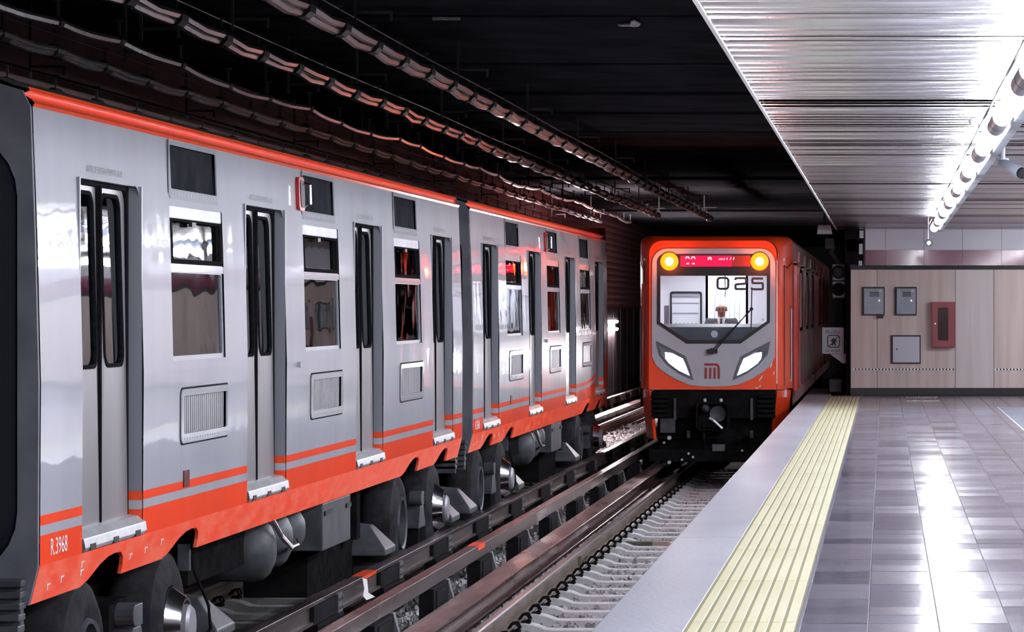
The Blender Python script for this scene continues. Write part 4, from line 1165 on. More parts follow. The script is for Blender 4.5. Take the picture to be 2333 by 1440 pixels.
# bumper, ribs, coupler, underparts
bp_ = MB().box(NXC - 1.0, NXC + 1.0, NY + 0.04, NY + 0.6, -0.28, 0.165).build('bumper', 'under', lead, bevel=0.01)
for sgn in (1, -1):
    for i in range(5):
        z = 0.10 - i * 0.078
        MB().box(NXC + sgn * 0.86 - 0.145, NXC + sgn * 0.86 + 0.145, NY - 0.03, NY + 0.05, z - 0.05, z).build('bumper_rib', 'under', bp_, bevel=0.008)
    MB().box(NXC + sgn * 0.62 - 0.02, NXC + sgn * 0.62 + 0.02, NY + 0.0, NY + 0.05, -0.3, 0.05).build('bumper_post', 'under_grey', bp_)
cp_ = MB().plate(rrect(-0.27, 0.27, -0.46, 0.0, 0.08), [rrect(-0.235, 0.235, -0.44, -0.035, 0.06)], lambda u, v, t: (NXC + u, NY - 0.25 + t, v), 0.28).build('coupler', 'under', lead, bevel=0.006)
MB().box(NXC - 0.23, NXC + 0.23, NY - 0.10, NY + 0.1, -0.42, -0.05).build('coupler_plate', 'under', cp_)
MB().lathe((NXC - 0.12, NY - 0.14, -0.11), (0, -1, 0), [(0, 0.07), (0.12, 0.06), (0.17, 0.035), (0.19, 0.01)], 14).build('coupler_horn', 'under_grey', cp_, smooth=True)
MB().lathe((NXC + 0.08, NY - 0.12, -0.2), (0, -1, 0), [(0.0, 0.13), (0.04, 0.13), (0.02, 0.09), (0.01, 0.01)], 18).build('coupler_cup', 'under_grey', cp_, smooth=True)
MB().path([(NXC - 0.05, NY - 0.27, -0.26), (NXC + 0.02, NY - 0.28, -0.30), (NXC + 0.16, NY - 0.28, -0.43)], 0.022, 8).build('coupler_lever', 'alu', cp_)
for q in (-0.12, 0.14): MB().box(NXC + q - 0.022, NXC + q + 0.022, NY - 0.24, NY - 0.18, -0.01, 0.05).build('coupler_lug', 'alu', cp_)
MB().path([(NXC - 0.15, NY - 0.1, -0.3), (NXC - 0.14, NY - 0.16, -0.6), (NXC - 0.12, NY - 0.05, -0.8)], 0.02, 8).build('brake_hose', 'rubber', cp_)
MB().box(NXC - 0.86, NXC - 0.62, NY + 0.02, NY + 0.05, -0.51, -0.28).build('grey_plate', 'under_grey', lead)
ax = MB().box(NXC - 0.9, NXC + 0.9, NY + 0.3, NY + 1.2, -1.0, -0.25)
ax.box(NXC - 1.05, NXC + 1.05, NY + 0.12, NY + 0.3, -0.98, -0.78)
ax.box(NXC - 0.9, NXC + 0.9, NY + 0.1, NY + 0.14, -0.60, -0.575)
ax.build('front_underframe', 'under', lead)
MB().box(NXC - 0.02, NXC + 0.18, NY + 0.07, NY + 0.11, -0.80, -0.70).box(NXC - 0.02, NXC + 0.18, NY + 0.06, NY + 0.07, -0.81, -0.80).build('small_plate', 'brace', lead)
kn = MB()
for (px, py, r) in ((1524, 998, 0.035), (1512, 1009, 0.02), (1578, 1042, 0.02), (1524, 1054, 0.03), (1553, 1048, 0.02), (1690, 1027, 0.02), (1568, 1034, 0.02)):
    kn.cyl((NXC + lx(px), NY + 0.12, lz(py)), (NXC + lx(px), NY + 0.06, lz(py)), r, 8)
kn.build('bolt_head', 'alu', lead)
for px in (1568, 1712): MB().box(NXC + lx(px) - 0.025, NXC + lx(px) + 0.025, NY + 0.05, NY + 0.1, lz(998), lz(982)).build('small_bracket', 'under_grey', lead)
# white reflections on the apron, drawn as small flat strokes
ch_ = MB()
for (px, py, a, l) in ((1757, 833, 1.2, 0.07), (1763, 850, 1.5, 0.05), (1716, 858, 0.3, 0.06), (1733, 862, 1.0, 0.1), (1731, 880, 0.5, 0.03), (1724, 884, 0.2, 0.05)):
    c_ = Vector((lx(px), lz(py))); d_ = Vector((math.cos(a), math.sin(a))) * l / 2
    stroke(ch_, [tuple(c_ - d_), tuple(c_ + d_)], 0.016, fr(0.003), 0.002)
ch_.build('reflection_specks', 'white', lead)
# cab interior
BW = NY + 2.35
cbm = MB().box(NXC - 1.15, NXC + 1.15, NY + 0.6, BW, 0.15, 0.27)
cbm.box(NXC - 1.15, NXC + 1.15, NY + 0.3, BW, 2.28, 2.32)
for sgn in (1, -1): cbm.box(NXC + sgn * 1.15 - 0.02, NXC + sgn * 1.15 + 0.02, NY + 0.5, BW, 0.05, 2.3)
cbm.box(NXC - 1.15, NXC - 0.22, BW, BW + 0.04, 0.05, 2.3); cbm.box(NXC + 0.42, NXC + 1.15, BW, BW + 0.04, 0.05, 2.3)
cbm.box(NXC - 0.22, NXC + 0.42, BW + 1.5, BW + 1.54, 0.05, 2.3); cbm.box(NXC - 0.26, NXC + 0.46, BW, BW + 1.54, 2.3, 2.33); cbm.box(NXC - 0.26, NXC + 0.46, BW, BW + 1.54, 0.02, 0.05)
cbm.box(NXC - 0.26, NXC - 0.22, BW, BW + 1.5, 0.05, 2.3); cbm.box(NXC + 0.42, NXC + 0.46, BW, BW + 1.5, 0.05, 2.3)
cab = cbm.build('cab_lining', 'cabwhite', lead)
cw = MB().plate(rrect(-0.86, -0.32, 1.0, 1.79, 0.04, 4, (0, 0, 1, 1)), [rrect(-0.83, -0.35, 1.0, 1.755, 0.03, 4, (0, 0, 1, 1))], lambda u, v, t: (NXC + u, BW - 0.03 + t, v), 0.03).build('cab_locker', 'black', lead)
lk_ = MB()
for z in (1.70, 1.60, 1.43): lk_.box(NXC - 0.82, NXC - 0.38, BW - 0.02, BW - 0.005, z - 0.012, z)
for i in range(6): lk_.cyl((NXC - 0.76 + i * 0.068, BW - 0.01, 1.24), (NXC - 0.76 + i * 0.068, BW - 0.05, 1.24), 0.018, 8)
lk_.box(NXC - 0.83, NXC - 0.35, BW - 0.02, BW - 0.004, 1.71, 1.75)
lk_.build('locker_fittings', 'cabline', cw)
MB().box(NXC - 0.88, NXC - 0.80, NY + 1.2, NY + 1.3, 1.2, 1.55).build('side_panel', 'steelbox', lead)
cl_ = MB()
for i in range(6):
    x = NXC - 0.18 + i * 0.085
    cl_.path([(x, BW + 1.46, 0.6), (x + 0.0, BW + 1.46, 1.6), (x + 0.04, BW + 1.45, 1.85), (x + 0.10, BW + 1.4, 2.05)], 0.010, 5)
cl_.path([(NXC + 0.06, BW + 0.1, 2.2), (NXC + 0.07, BW + 0.1, 1.75), (NXC + 0.06, BW + 0.1, 1.7)], 0.014, 6)
cl_.build('corridor_rails', 'cabline', cab)
MB().box(NXC + 0.52, NXC + 0.525, BW - 0.01, BW, 0.9, 2.2).box(NXC + 0.8, NXC + 0.805, BW - 0.01, BW, 0.9, 2.2).box(NXC + 0.70, NXC + 0.72, BW - 0.02, BW, 1.30, 1.33).build('wall_seam', 'cabline', cab)
db = MB()
db.prism([(0.10, 0.3), (0.10, 1.20), (0.30, 1.25), (0.62, 1.25), (0.62, 1.15), (0.5, 0.3)], lambda u, v: (NXC - 0.95, NY + u, v), lambda u, v: (NXC + 0.95, NY + u, v))
dash = db.build('dashboard', 'dashpaint', lead, bevel=0.01)
MB().lathe((NXC + 0.012, NY + 0.10, 1.085), (0, -1, 0), [(0.0, 0.058), (0.02, 0.055), (0.022, 0.02), (0.012, 0.018), (0.012, 0.004)], 20).build('dash_badge', 'plastic', dash, smooth=True)
MB().box(NXC - 0.7, NXC + 0.7, NY + 1.1, NY + 1.35, 2.255, 2.28).build('cab_ceiling_lamp', 'cablamp', lead)
MB().box(NXC - 0.1, NXC + 0.3, BW + 0.3, BW + 1.1, 2.27, 2.29).build('corridor_fill', 'cablamp', lead)  # added unseen lamp that whitens the corridor behind the cab
st_ = MB().box(NXC - 0.22, NXC + 0.24, NY + 1.35, NY + 1.8, 0.56, 0.67).box(NXC - 0.16, NXC + 0.26, NY + 1.76, NY + 1.86, 0.67, 1.30).cyl((NXC, NY + 1.55, 0.27), (NXC, NY + 1.55, 0.57), 0.06, 10)
st_.build('driver_seat', 'dashpaint', lead, bevel=0.02)

# following car
c2 = thing('metro_car', (NXC, NY + LB + 0.5, BZ), 'second dark orange car behind the lit front, alongside the warning sign', 'train car', 'cars of the arriving orange train')
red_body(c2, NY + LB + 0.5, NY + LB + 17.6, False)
# ================================================================ DRIVER
def skin_mesh(name, joints, edges, mat, parent=None, loc=(0, 0, 0), sub=2):
    me = bpy.data.meshes.new(name)
    me.from_pydata([j[:3] for j in joints], edges, [])
    o = bpy.data.objects.new(name, me); C.objects.link(o)
    sk = o.modifiers.new('skin', 'SKIN')
    for i, v in enumerate(me.skin_vertices[0].data):
        r = joints[i][3]
        v.radius = r if isinstance(r, tuple) else (r, r)
        v.use_root = (i == 0)
    o.modifiers.new('sub', 'SUBSURF').levels = sub
    o.modifiers['sub'].render_levels = sub
    dg = bpy.context.evaluated_depsgraph_get()
    nm = bpy.data.meshes.new_from_object(o.evaluated_get(dg))
    bpy.data.objects.remove(o); bpy.data.meshes.remove(me)
    nm.name = name
    nm.materials.clear()
    nm.materials.append(M[mat])
    nm.polygons.foreach_set('use_smooth', [True] * len(nm.polygons))
    o = bpy.data.objects.new(name, nm); C.objects.link(o)
    if parent is not None: o.parent = parent
    o.location = loc
    return o
# local frame: x across, y away from the viewer, z up; the driver faces -y
J = []; E = []
def jt(x, y, z, r, p=None):
    J.append((x, y, z, r))
    if p is not None: E.append((p, len(J) - 1))
    return len(J) - 1
pel = jt(0, 0, 0.0, (0.16, 0.12))
wst = jt(0, 0.0, 0.16, (0.14, 0.11), pel)
cst = jt(0, -0.01, 0.36, (0.17, 0.12), wst)
nbk = jt(0, -0.01, 0.52, (0.075, 0.07), cst)
nck = jt(0, -0.035, 0.555, (0.058, 0.058), nbk)
hd0 = jt(0, -0.045, 0.600, (0.068, 0.08), nck)
hd1 = jt(0, -0.04, 0.672, (0.076, 0.092), hd0)
hd2 = jt(0, -0.03, 0.728, (0.066, 0.08), hd1)
for s in (1, -1):
    sh = jt(s * 0.20, -0.01, 0.46, 0.068, cst)
    el = jt(s * 0.27, -0.10, 0.22, 0.05, sh)
    wr = jt(s * 0.20, -0.36, 0.20, 0.034, el)
    pm_ = jt(s * 0.19, -0.44, 0.205, (0.042, 0.018), wr)
    for i, (dx, ln) in enumerate(((-0.030, 0.075), (-0.010, 0.085), (0.011, 0.08), (0.030, 0.065))):
        a = jt(s * 0.19 + dx, -0.475, 0.20, 0.0095, pm_)
        b = jt(s * 0.19 + dx * 1.1, -0.475 - ln * 0.6, 0.195, 0.009, a)
        jt(s * 0.19 + dx * 1.1, -0.475 - ln, 0.175, 0.008, b)
    a = jt(s * 0.19 - s * 0.045, -0.41, 0.20, 0.011, pm_)
    jt(s * 0.19 - s * 0.065, -0.46, 0.19, 0.009, a)
    hp = jt(s * 0.10, -0.03, -0.02, 0.09, pel)
    kn_ = jt(s * 0.13, -0.46, 0.0, 0.065, hp)
    an = jt(s * 0.13, -0.44, -0.42, 0.042, kn_)
    jt(s * 0.14, -0.60, -0.455, 0.035, an)
base = (NXC + 0.055, NY + 1.52, 0.785)
drv = skin_mesh('person', J, E, 'skin', None, base)
drv.scale = (1.06, 1.06, 1.06)
tag(drv, 'driver in dark jacket, white shirt and tie seated behind the windshield', 'person')
# clothing
J = []; E = []
pel = jt(0, 0, -0.02, (0.175, 0.135)); wst = jt(0, 0, 0.16, (0.16, 0.13), pel); cst = jt(0, -0.01, 0.37, (0.19, 0.135), wst); jt(0, 0.015, 0.50, (0.085, 0.075), cst)
for s in (1, -1):
    sh = jt(s * 0.205, -0.01, 0.465, 0.08, cst); el = jt(s * 0.275, -0.10, 0.22, 0.062, sh); jt(s * 0.205, -0.34, 0.20, 0.045, el)
skin_mesh('jacket', J, E, 'jacket', drv)
J = []; E = []
pel = jt(0, 0, -0.03, 0.15)
for s in (1, -1):
    hp = jt(s * 0.10, -0.03, -0.02, 0.10, pel); k_ = jt(s * 0.13, -0.47, 0.0, 0.075, hp); jt(s * 0.13, -0.44, -0.40, 0.055, k_)
skin_mesh('trousers', J, E, 'jacket', drv)
m = MB()
m.prism([(-0.075, 0.545), (0.075, 0.545), (0.05, 0.45), (0.0, 0.26), (-0.05, 0.45)], lambda u, v: (u, -0.155 + 0.55 * max(0, v - 0.42), v), lambda u, v: (u, -0.10 + 0.5 * max(0, v - 0.42), v))
o = m.build('shirt', 'shirt', None); o.parent = drv
m = MB()
m.prism([(-0.022, 0.52), (0.022, 0.52), (0.016, 0.485), (0.034, 0.30), (0, 0.26), (-0.034, 0.30), (-0.016, 0.485)], lambda u, v: (u, -0.168 + 0.55 * max(0, v - 0.42), v), lambda u, v: (u, -0.15 + 0.55 * max(0, v - 0.42), v))
o = m.build('tie', 'tiecloth', None); o.parent = drv
m = MB().lathe((0, 0, 0), (0, 0, 1), [(0, 0.01)], 8); m = MB()
m.add([(-0.016, -0.135, 0.618), (0.016, -0.135, 0.618), (0.0, -0.172, 0.620), (0, -0.130, 0.678)], [(0, 1, 2), (0, 2, 3), (2, 1, 3)])
o = m.build('nose', 'skin', None); o.parent = drv
m = MB()
for s in (1, -1): m.lathe((s * 0.032, -0.126, 0.665), (0, -1, 0), [(0, 0.014), (0.006, 0.012), (0.010, 0.004)], 10)
o = m.build('eyes', 'ink', None); o.parent = drv
m = MB()
for s in (1, -1): m.box(s * 0.032 - 0.02, s * 0.032 + 0.02, -0.138, -0.118, 0.684, 0.692)
m.box(-0.028, 0.028, -0.134, -0.11, 0.583, 0.590)
o = m.build('brows_and_mouth', 'hair', None); o.parent = drv
m = MB()
for s in (1, -1): m.lathe((s * 0.078, -0.03, 0.655), (s, 0, 0), [(0, 0.02), (0.008, 0.026), (0.014, 0.02), (0.016, 0.004)], 10)
o = m.build('ears', 'skin', None); o.parent = drv
# a fringe of grey hair round the sides and back of the bald head
m = MB()
for i in range(15):
    a = PI * 0.05 + PI * 0.9 * i / 14
    m.lathe((0.072 * math.cos(a), -0.02 + 0.085 * math.sin(a), 0.672), (0, 0, 1), [(-0.04, 0.006), (-0.02, 0.018), (0.02, 0.018), (0.035, 0.006)], 8)
o = m.build('hair', 'hair', None); o.parent = drv

# ================================================================ CABLES under the roof
def cable(name, X, h, dia, label, step, y0, y1, wavy, wire, bundle=True, seedphase=0.0):
    zc = EYE + h
    t = thing(name, (X, y0, zc), label, 'cable', 'cable runs hung from the track roof')
    n = int((y1 - y0) / step)
    strap = None
    sw = MB()
    hk = MB()
    pts = []
    for i in range(n + 1):
        y = y0 + step * i
        dz = wavy * math.sin(i * 1.7 + seedphase) + wavy * 0.6 * math.sin(i * 0.63)
        dx = wavy * 0.8 * math.sin(i * 2.3 + 1 + seedphase)
        pts.append((X + dx, y, zc + dz))
    hangs = []
    for i in range(n):
        a = Vector(pts[i]); b = Vector(pts[i + 1])
        g = 0.0 if not bundle else 0.10
        d = (b - a).normalized()
        sag = Vector((0, 0, -0.02))
        m = MB()
        if bundle:
            for (ox, oz, r) in ((-0.36, 0.05, 0.34), (0.36, 0.1, 0.34), (0.0, -0.34, 0.33)):
                o3 = Vector((ox * dia, 0, oz * dia)); j = Vector((R.gauss(0, .1) * dia, 0, R.gauss(0, .1) * dia))
                m.path([a + d * g + o3 * 0.9, a + d * (g + 0.12) + o3 + sag * 0.4, (a + b) / 2 + sag + o3 + j * 0.5, b - d * (g + 0.12) + o3 + sag * 0.4, b - d * g + o3 * 0.9], r * dia, 7)
        else:
            m.path([a, a * 0.75 + b * 0.25 + sag * 0.8, (a + b) / 2 + sag, a * 0.25 + b * 0.75 + sag * 0.6, b], dia / 2, 7)
        m.build('cable_section', 'cable', t, smooth=True)
    st = MB().cyl((X, -0.05 if not bundle else -0.11, zc), (X, 0.05 if not bundle else 0.11, zc), dia * (0.62 if not bundle else 0.74), 10)
    hz = 0.14
    hgm = MB().box(X - 0.008, X + 0.008, -0.008, 0.008, zc + dia * 0.4, zc + hz + 0.02)
    hgm.box(X - 0.03, X + 0.03, -0.006, 0.006, zc + hz + 0.01, zc + hz + 0.022)
    s0_ = st.build('strap', 'strap', t, org=(X, 0, zc)); h0_ = hgm.build('hanger', 'wire', t, org=(X, 0, zc))
    for i in range(n + 1):
        for b0 in (s0_, h0_):
            o = b0 if i == 0 else inst(b0, None, t)
            o.location = (pts[i][0] - X, pts[i][1] - y0, pts[i][2] - zc)
    if wire:
        MB().path([(X, y0, zc + hz)] + [(X, y0 + step * 4 * k, zc + hz - (0.0 if k % 2 else 0.015)) for k in range(1, n // 4)] + [(X, y1, zc + hz)], 0.006, 5).build('messenger_wire', 'wire', t)
    bk = MB().box(X - 0.012, X + 0.012, -0.012, 0.012, zc + hz - 0.05, RZ)
    bk.box(X, X + 0.30, -0.01, 0.01, zc + hz + 0.03, zc + hz + 0.05); bk.box(X + 0.28, X + 0.30, -0.01, 0.01, zc + hz - 0.03, zc + hz + 0.05)
    b0 = bk.build('roof_bracket', 'wire', t, org=(X, 0, zc))
    yy = y0 + 2.2; i = 0
    while yy < min(y1, 75):
        o = b0 if i == 0 else inst(b0, None, t)
        o.location = (0, yy - y0, 0); i += 1; yy += 6.0
    return t
cable('cable_bundle', -4.22, 2.18, 0.115, 'strapped cable bundle nearest the platform, high above the gap between the trains', 1.5, 16.6, 76, 0.006, True)
cable('cable_bundle', -5.32, 2.18, 0.105, 'strapped cable bundle hanging over the white train, second from the platform', 1.55, 17.2, 74, 0.010, True, seedphase=2)
cable('wavy_cable', -5.80, 2.0, 0.062, 'single sagging cable without messenger wire, third from the platform', 1.9, 16.1, 72, 0.028, False, False, 0.7)
cable('cable_bundle', -6.46, 2.0, 0.072, 'thin cable bundle, fourth from the platform, above the white roof', 1.5, 18.3, 72, 0.008, True, True, 1.2)
cable('cable_bundle', -7.35, 1.9, 0.06, 'dim cable run along the left tunnel wall, just above the orange roof edge', 1.5, 24.6, 72, 0.01, True, True, 3.2)

# ================================================================ PLATFORM LAMPS
LH = EYE + 1.20
def lamp_row(X, y0, y1, lab, grp, visible):
    rw = MB().box(X + 0.075, X + 0.135, y0, y1, LH - 0.03, LH + 0.05)
    rw.box(X + 0.10, X + 0.11, y0, y1, LH + 0.05, CZ - 0.012)
    t = rw.build('lamp_raceway', 'lampbody', None, org=(X, y0, LH))
    tag(t, 'blue-grey cable raceway along the row of tube lamps' if visible else 'raceway of the added second lamp row, unseen right of the frame', 'raceway')
    sw_ = MB().path([(X - 0.08, y0, LH + 0.055), (X - 0.08, y1, LH + 0.055)], 0.008, 5).box(X - 0.084, X - 0.076, y0, y0 + 0.01, LH + 0.055, CZ - 0.012).build('stay_wire', 'black', None, org=(X - 0.08, y0, LH))
    tag(sw_, 'thin black stay wire along the left of the platform lamp row' if visible else 'stay wire of the added, unseen second lamp row', 'wire')
    p = thing('tube_lamp', (X, 0, LH), lab, 'lamp', grp)
    MB().lathe((X, 0, LH), (0, 1, 0), [(-1.36, 0.02), (-1.36, 0.058), (1.36, 0.058), (1.36, 0.02)], 16).build('lit_tube', 'tube', p, smooth=True, org=(X, 0, LH))
    MB().lathe((X, 0, LH), (0, 1, 0), [(-1.9, 0.03), (-1.9, 0.06), (-1.38, 0.06), (-1.36, 0.035)], 16).build('tube_socket', 'lampcap', p, smooth=True, org=(X, 0, LH))
    MB().lathe((X, 0, LH), (0, 1, 0), [(1.36, 0.035), (1.38, 0.06), (1.9, 0.06), (1.9, 0.03)], 16).build('tube_socket', 'lampcap', p, smooth=True, org=(X, 0, LH))
    hg = MB().box(X + 0.03, X + 0.07, -1.75, -1.70, LH + 0.03, LH + 0.06).box(X - 0.02, X + 0.02, -1.75, -1.70, LH + 0.05, CZ - 0.012)
    hg.build('lamp_hanger', 'lampbody', p, org=(X, 0, LH))
    y = y0 + 1.95; k = 0
    out = []
    while y + 1.9 <= y1 + 0.3:
        o = p if k == 0 else copy_tree(p)
        o.location = (X, y, LH); k += 1; y += 3.85
        out.append(o)
    return out
row = lamp_row(0.735, -6.9, 47.2, 'lit tube lamp in the row under the metal ceiling', 'tube lamps of the platform row', True)
ORD = ['last', 'second', 'third', 'fourth', 'fifth', 'sixth', 'seventh', 'eighth', 'ninth', 'tenth', 'eleventh', 'twelfth', 'thirteenth', 'fourteenth']
for i, o in enumerate(reversed(row)):
    o['label'] = ('lit tube lamp nearest the end wall in the platform lamp row' if i == 0 else '%s lit tube lamp from the end wall in the platform lamp row' % ORD[i])
added_row = lamp_row(2.9, -6.9, 47.2, 'lit tube lamp of the added second row, unseen right of the frame', 'tube lamps of the added second row', False)  # added unseen row, brightens the platform and the white train
# added cross row, unseen right of the frame, brightens the end wall
for i in range(2):
    o = copy_tree(added_row[0]); o.rotation_euler = (0, 0, PI / 2); o.location = (4.3 + i * 3.0, 50.6, LH)
    tag(o, 'added tube lamp set across the platform to light the end wall, unseen right of the frame', 'lamp', 'tube lamps of the added cross row')
# bulkhead lamp on the tunnel wall beyond the parked train
tl = thing('tunnel_lamp', (-7.62, 87.0, 1.0), 'small lit tube lamp on the dark tunnel wall between the two trains', 'lamp')
for zt in (1.13, 0.92): MB().cyl((-7.60, 85.4, zt), (-7.60, 88.4, zt), 0.04, 10).build('lit_tube', 'tunnel_tube', tl)
MB().box(-7.645, -7.57, 85.3, 88.5, 1.19, 1.23).build('lamp_holder', 'lampbody', tl)
t2 = copy_tree(tl); t2.location = (-7.62, 69.0, 2.3); tag(t2, 'added tube lamp lighting the tunnel wall, hidden behind the white train')  # copy added out of sight to light the tunnel wall
# fittings on the lamp row
ap = thing('access_point', (0.69, 21.5, EYE + 1.24), 'flat white rounded box mounted across the lamp row', 'device')
MB().lathe((0.69, 21.5, EYE + 1.26), (0, 0, 1), [(0, 0.02), (0, 0.10), (0.02, 0.115), (0.045, 0.115), (0.055, 0.10), (0.055, 0.02)], 24).build('housing', 'plastic', ap, smooth=True)
MB().box(0.67, 0.71, 21.48, 21.52, EYE + 1.31, CZ - 0.005).build('mount', 'lampbody', ap)
cc = thing('security_camera', (0.905, 24.0, EYE + 1.05), 'grey bullet security camera hanging below the lamp row', 'camera')
arm = MB().cyl((0.905, 24.0, CZ - 0.002), (0.905, 24.0, EYE + 1.12), 0.022, 10).cyl((0.905, 24.0, EYE + 1.155), (0.905, 24.0, EYE + 1.145), 0.05, 12)
arm.build('bracket', 'camgrey', cc, smooth=True)
a = Vector((0.905, 24.0, EYE + 1.12)); d = Vector((0.14, -0.20, -0.085)).normalized()
MB().path([a - d * 0.02, a + d * 0.02, a + d * 0.24, a + d * 0.25], [0.03, 0.042, 0.048, 0.046], 12).build('camera_body', 'camgrey', cc, smooth=True)
MB().path([a + d * 0.245, a + d * 0.275], [0.045, 0.045], 12).build('lens', 'black', cc, smooth=True)
hc = thing('dome_camera', (0.66, 46.6, EYE + 0.98), 'small round black and white device hanging on a thin rod below the last lamp', 'camera')
MB().cyl((0.65, 46.6, CZ - 0.002), (0.65, 46.6, EYE + 1.03), 0.006, 6).build('rod', 'frame_white', hc)
MB().lathe((0.66, 46.6, EYE + 0.985), (0, -1, 0), [(-0.03, 0.03), (-0.02, 0.055), (0.02, 0.058), (0.035, 0.045), (0.03, 0.03)], 20).build('case', 'black', hc, smooth=True)
MB().lathe((0.66, 46.6, EYE + 0.985), (0, -1, 0), [(0.025, 0.028), (0.036, 0.024), (0.038, 0.004)], 14).build('face', 'plastic', hc, smooth=True)

# ================================================================ CABINETS on the end wall
WS = (YF - 0.04) / F
def wx(px): return (px - 2016) * WS
def wz(py): return EYE - (py - 703) * WS
YW = YF - 0.03
def cabinet(x0, x1, z0, z1, label, body, deep=0.10):
    t = thing('wall_cabinet', ((x0 + x1) / 2, YW, z0), label, 'cabinet')
    MB().box(x0 - 0.035, x1 + 0.02, YW - 0.02, YW, z0 - 0.02, z1 + 0.025).build('recess_frame', 'black', t)
    return t
for px0, px1, py0, py1, lab in ((1968, 2013, 657, 716, 'grey metal cabinet with louvres, left one, black padlocked bracket under it'), (2042.5, 2086, 657, 716, 'grey metal cabinet with louvres, right one, above the white cabinet')):
    x0, x1, z0, z1 = wx(px0), wx(px1), wz(py1), wz(py0)
    t = cabinet(x0, x1, z0, z1, lab, 'steelbox')
    dr = MB().box(x0, x1, YW - 0.05, YW - 0.02, z0, z1).build('door', 'steelbox', t, bevel=0.006)
    q = MB()
    for i in range(5): q.box(x0 + 0.10, x1 - 0.08, YW - 0.057, YW - 0.05, z1 - 0.07 - i * 0.018, z1 - 0.06 - i * 0.018)
    q.build('louvre', 'black', dr)
    MB().cyl((x1 - 0.075, YW - 0.05, z0 + 0.235), (x1 - 0.075, YW - 0.07, z0 + 0.235), 0.017, 10).build('lock', 'chrome', dr)
    MB().box(x1 - 0.07, x1 - 0.04, YW - 0.053, YW - 0.05, z1 - 0.06, z1 - 0.03).build('sticker', 'yellow', dr)
    if px0 < 2000: MB().box(x1 - 0.115, x1, YW - 0.05, YW, z0 - 0.065, z0 - 0.005).build('padlock_bracket', 'black', t)
x0, x1, z0, z1 = wx(2034), wx(2095), wz(826), wz(767)
t = cabinet(x0, x1, z0, z1, 'square white service cabinet low on the stone wall', 'whitebox')
dr = MB().box(x0, x1, YW - 0.05, YW - 0.02, z0, z1).build('door', 'whitebox', t, bevel=0.006)
MB().cyl((x0 + 0.07, YW - 0.05, z0 + 0.23), (x0 + 0.07, YW - 0.066, z0 + 0.23), 0.014, 10).build('lock', 'black', dr)
x0, x1, z0, z1 = wx(2122), wx(2175.5), wz(791.5), wz(688)
t = thing('fire_cabinet', ((x0 + x1) / 2, YW, z0), 'tall red fire hose cabinet with a dark glass door', 'cabinet')
MB().plate(rrect(x0, x1, z0, z1, 0.005, 1), [rrect(x0 + 0.1, x1 - 0.11, z0 + 0.11, z1 - 0.09, 0.005, 1)], lambda u, v, w_: (u, YW - 0.10 + w_, v), 0.10).build('body', 'firebox', t)
MB().plate(rrect(x0 + 0.015, x1 - 0.015, z0 + 0.02, z1 - 0.015, 0.005, 1), [rrect(x0 + 0.11, x1 - 0.12, z0 + 0.12, z1 - 0.10, 0.005, 1)], lambda u, v, w_: (u, YW - 0.112 + w_, v), 0.012).build('door', 'firebox', t, bevel=0.004)
MB().box(x0 + 0.095, x1 - 0.105, YW - 0.095, YW - 0.09, z0 + 0.105, z1 - 0.085).build('door_pane', 'fireglass', t)
MB().cyl((x0 + 0.065, YW - 0.112, z0 + 0.41), (x0 + 0.065, YW - 0.135, z0 + 0.41), 0.014, 10).build('knob', 'chrome', t)

# ================================================================ FLOOR GRATES
g = thing('floor_grate', (1.9, 38.4, 0), 'long ribbed metal grate in the floor at the right edge of the picture', 'grate')
m = MB()
for i in range(60): m.box(1.72, 2.5, 38.4 + i * 0.15, 38.48 + i * 0.15, 0.0, 0.006)
m.build('bars', 'steelbox', g)
MB().box(1.70, 1.72, 38.38, 47.4, 0.0, 0.007).box(2.5, 2.52, 38.38, 47.4, 0, 0.007).build('rim', 'alu', g)
g = thing('floor_grate', (0.6, 51.4, 0), 'small floor grate in front of the end wall', 'grate')
m = MB()
for i in range(12): m.box(0.38 + i * 0.04, 0.40 + i * 0.04, 50.6, 52.6, 0.0, 0.006)
m.build('bars', 'steelbox', g)
MB().box(0.36, 0.88, 50.58, 50.6, 0, 0.007).box(0.36, 0.88, 52.6, 52.62, 0, 0.007).build('rim', 'alu', g)

# ================================================================ SIGNALS left of the end wall
SY = 54.6
q = SY / F
def gx(px): return (px - 2016) * q
def gz(py): return EYE - (py - 703) * q
sg = thing('signal_post', (gx(1921), SY, 0), 'dark signal post with two round lenses left of the stone wall', 'signal')
MB().cyl((gx(1924), SY + 0.1, 0.0), (gx(1924), SY + 0.1, 2.7), 0.04, 10).box(gx(1924) - 0.1, gx(1924) + 0.1, SY, SY + 0.2, 0, 0.03).build('post', 'under', sg)
for py, mt in ((620, 'chrome'), (659, 'under')):
    h = MB().box(gx(1896), gx(1926), SY - 0.02, SY + 0.10, gz(py + 20), gz(py - 19)).build('signal_head', 'steelbox', sg, bevel=0.02)
    MB().lathe((gx(1910.5), SY - 0.02, gz(py)), (0, -1, 0), [(0.0, 0.118), (0.05, 0.118), (0.06, 0.108), (0.02, 0.098), (0.015, 0.09)], 24).build('visor_ring', 'black', h, smooth=True)
    MB().lathe((gx(1910.5), SY - 0.02, gz(py)), (0, -1, 0), [(0.0, 0.1), (0.012, 0.098), (0.03, 0.05), (0.035, 0.005)], 20).build('lens', 'under_grey' if mt == 'chrome' else 'under', h, smooth=True)
cbm_ = MB().path([(gx(1900), SY + 0.05, gz(560)), (gx(1893), SY + 0.05, gz(575)), (gx(1905), SY + 0.05, gz(590)), (gx(1915), SY + 0.05, gz(603))], 0.05, 8)
cbm_.box(gx(1880), gx(1900), SY, SY + 0.2, gz(567), gz(543)).build('junction_housing', 'under_grey', sg)
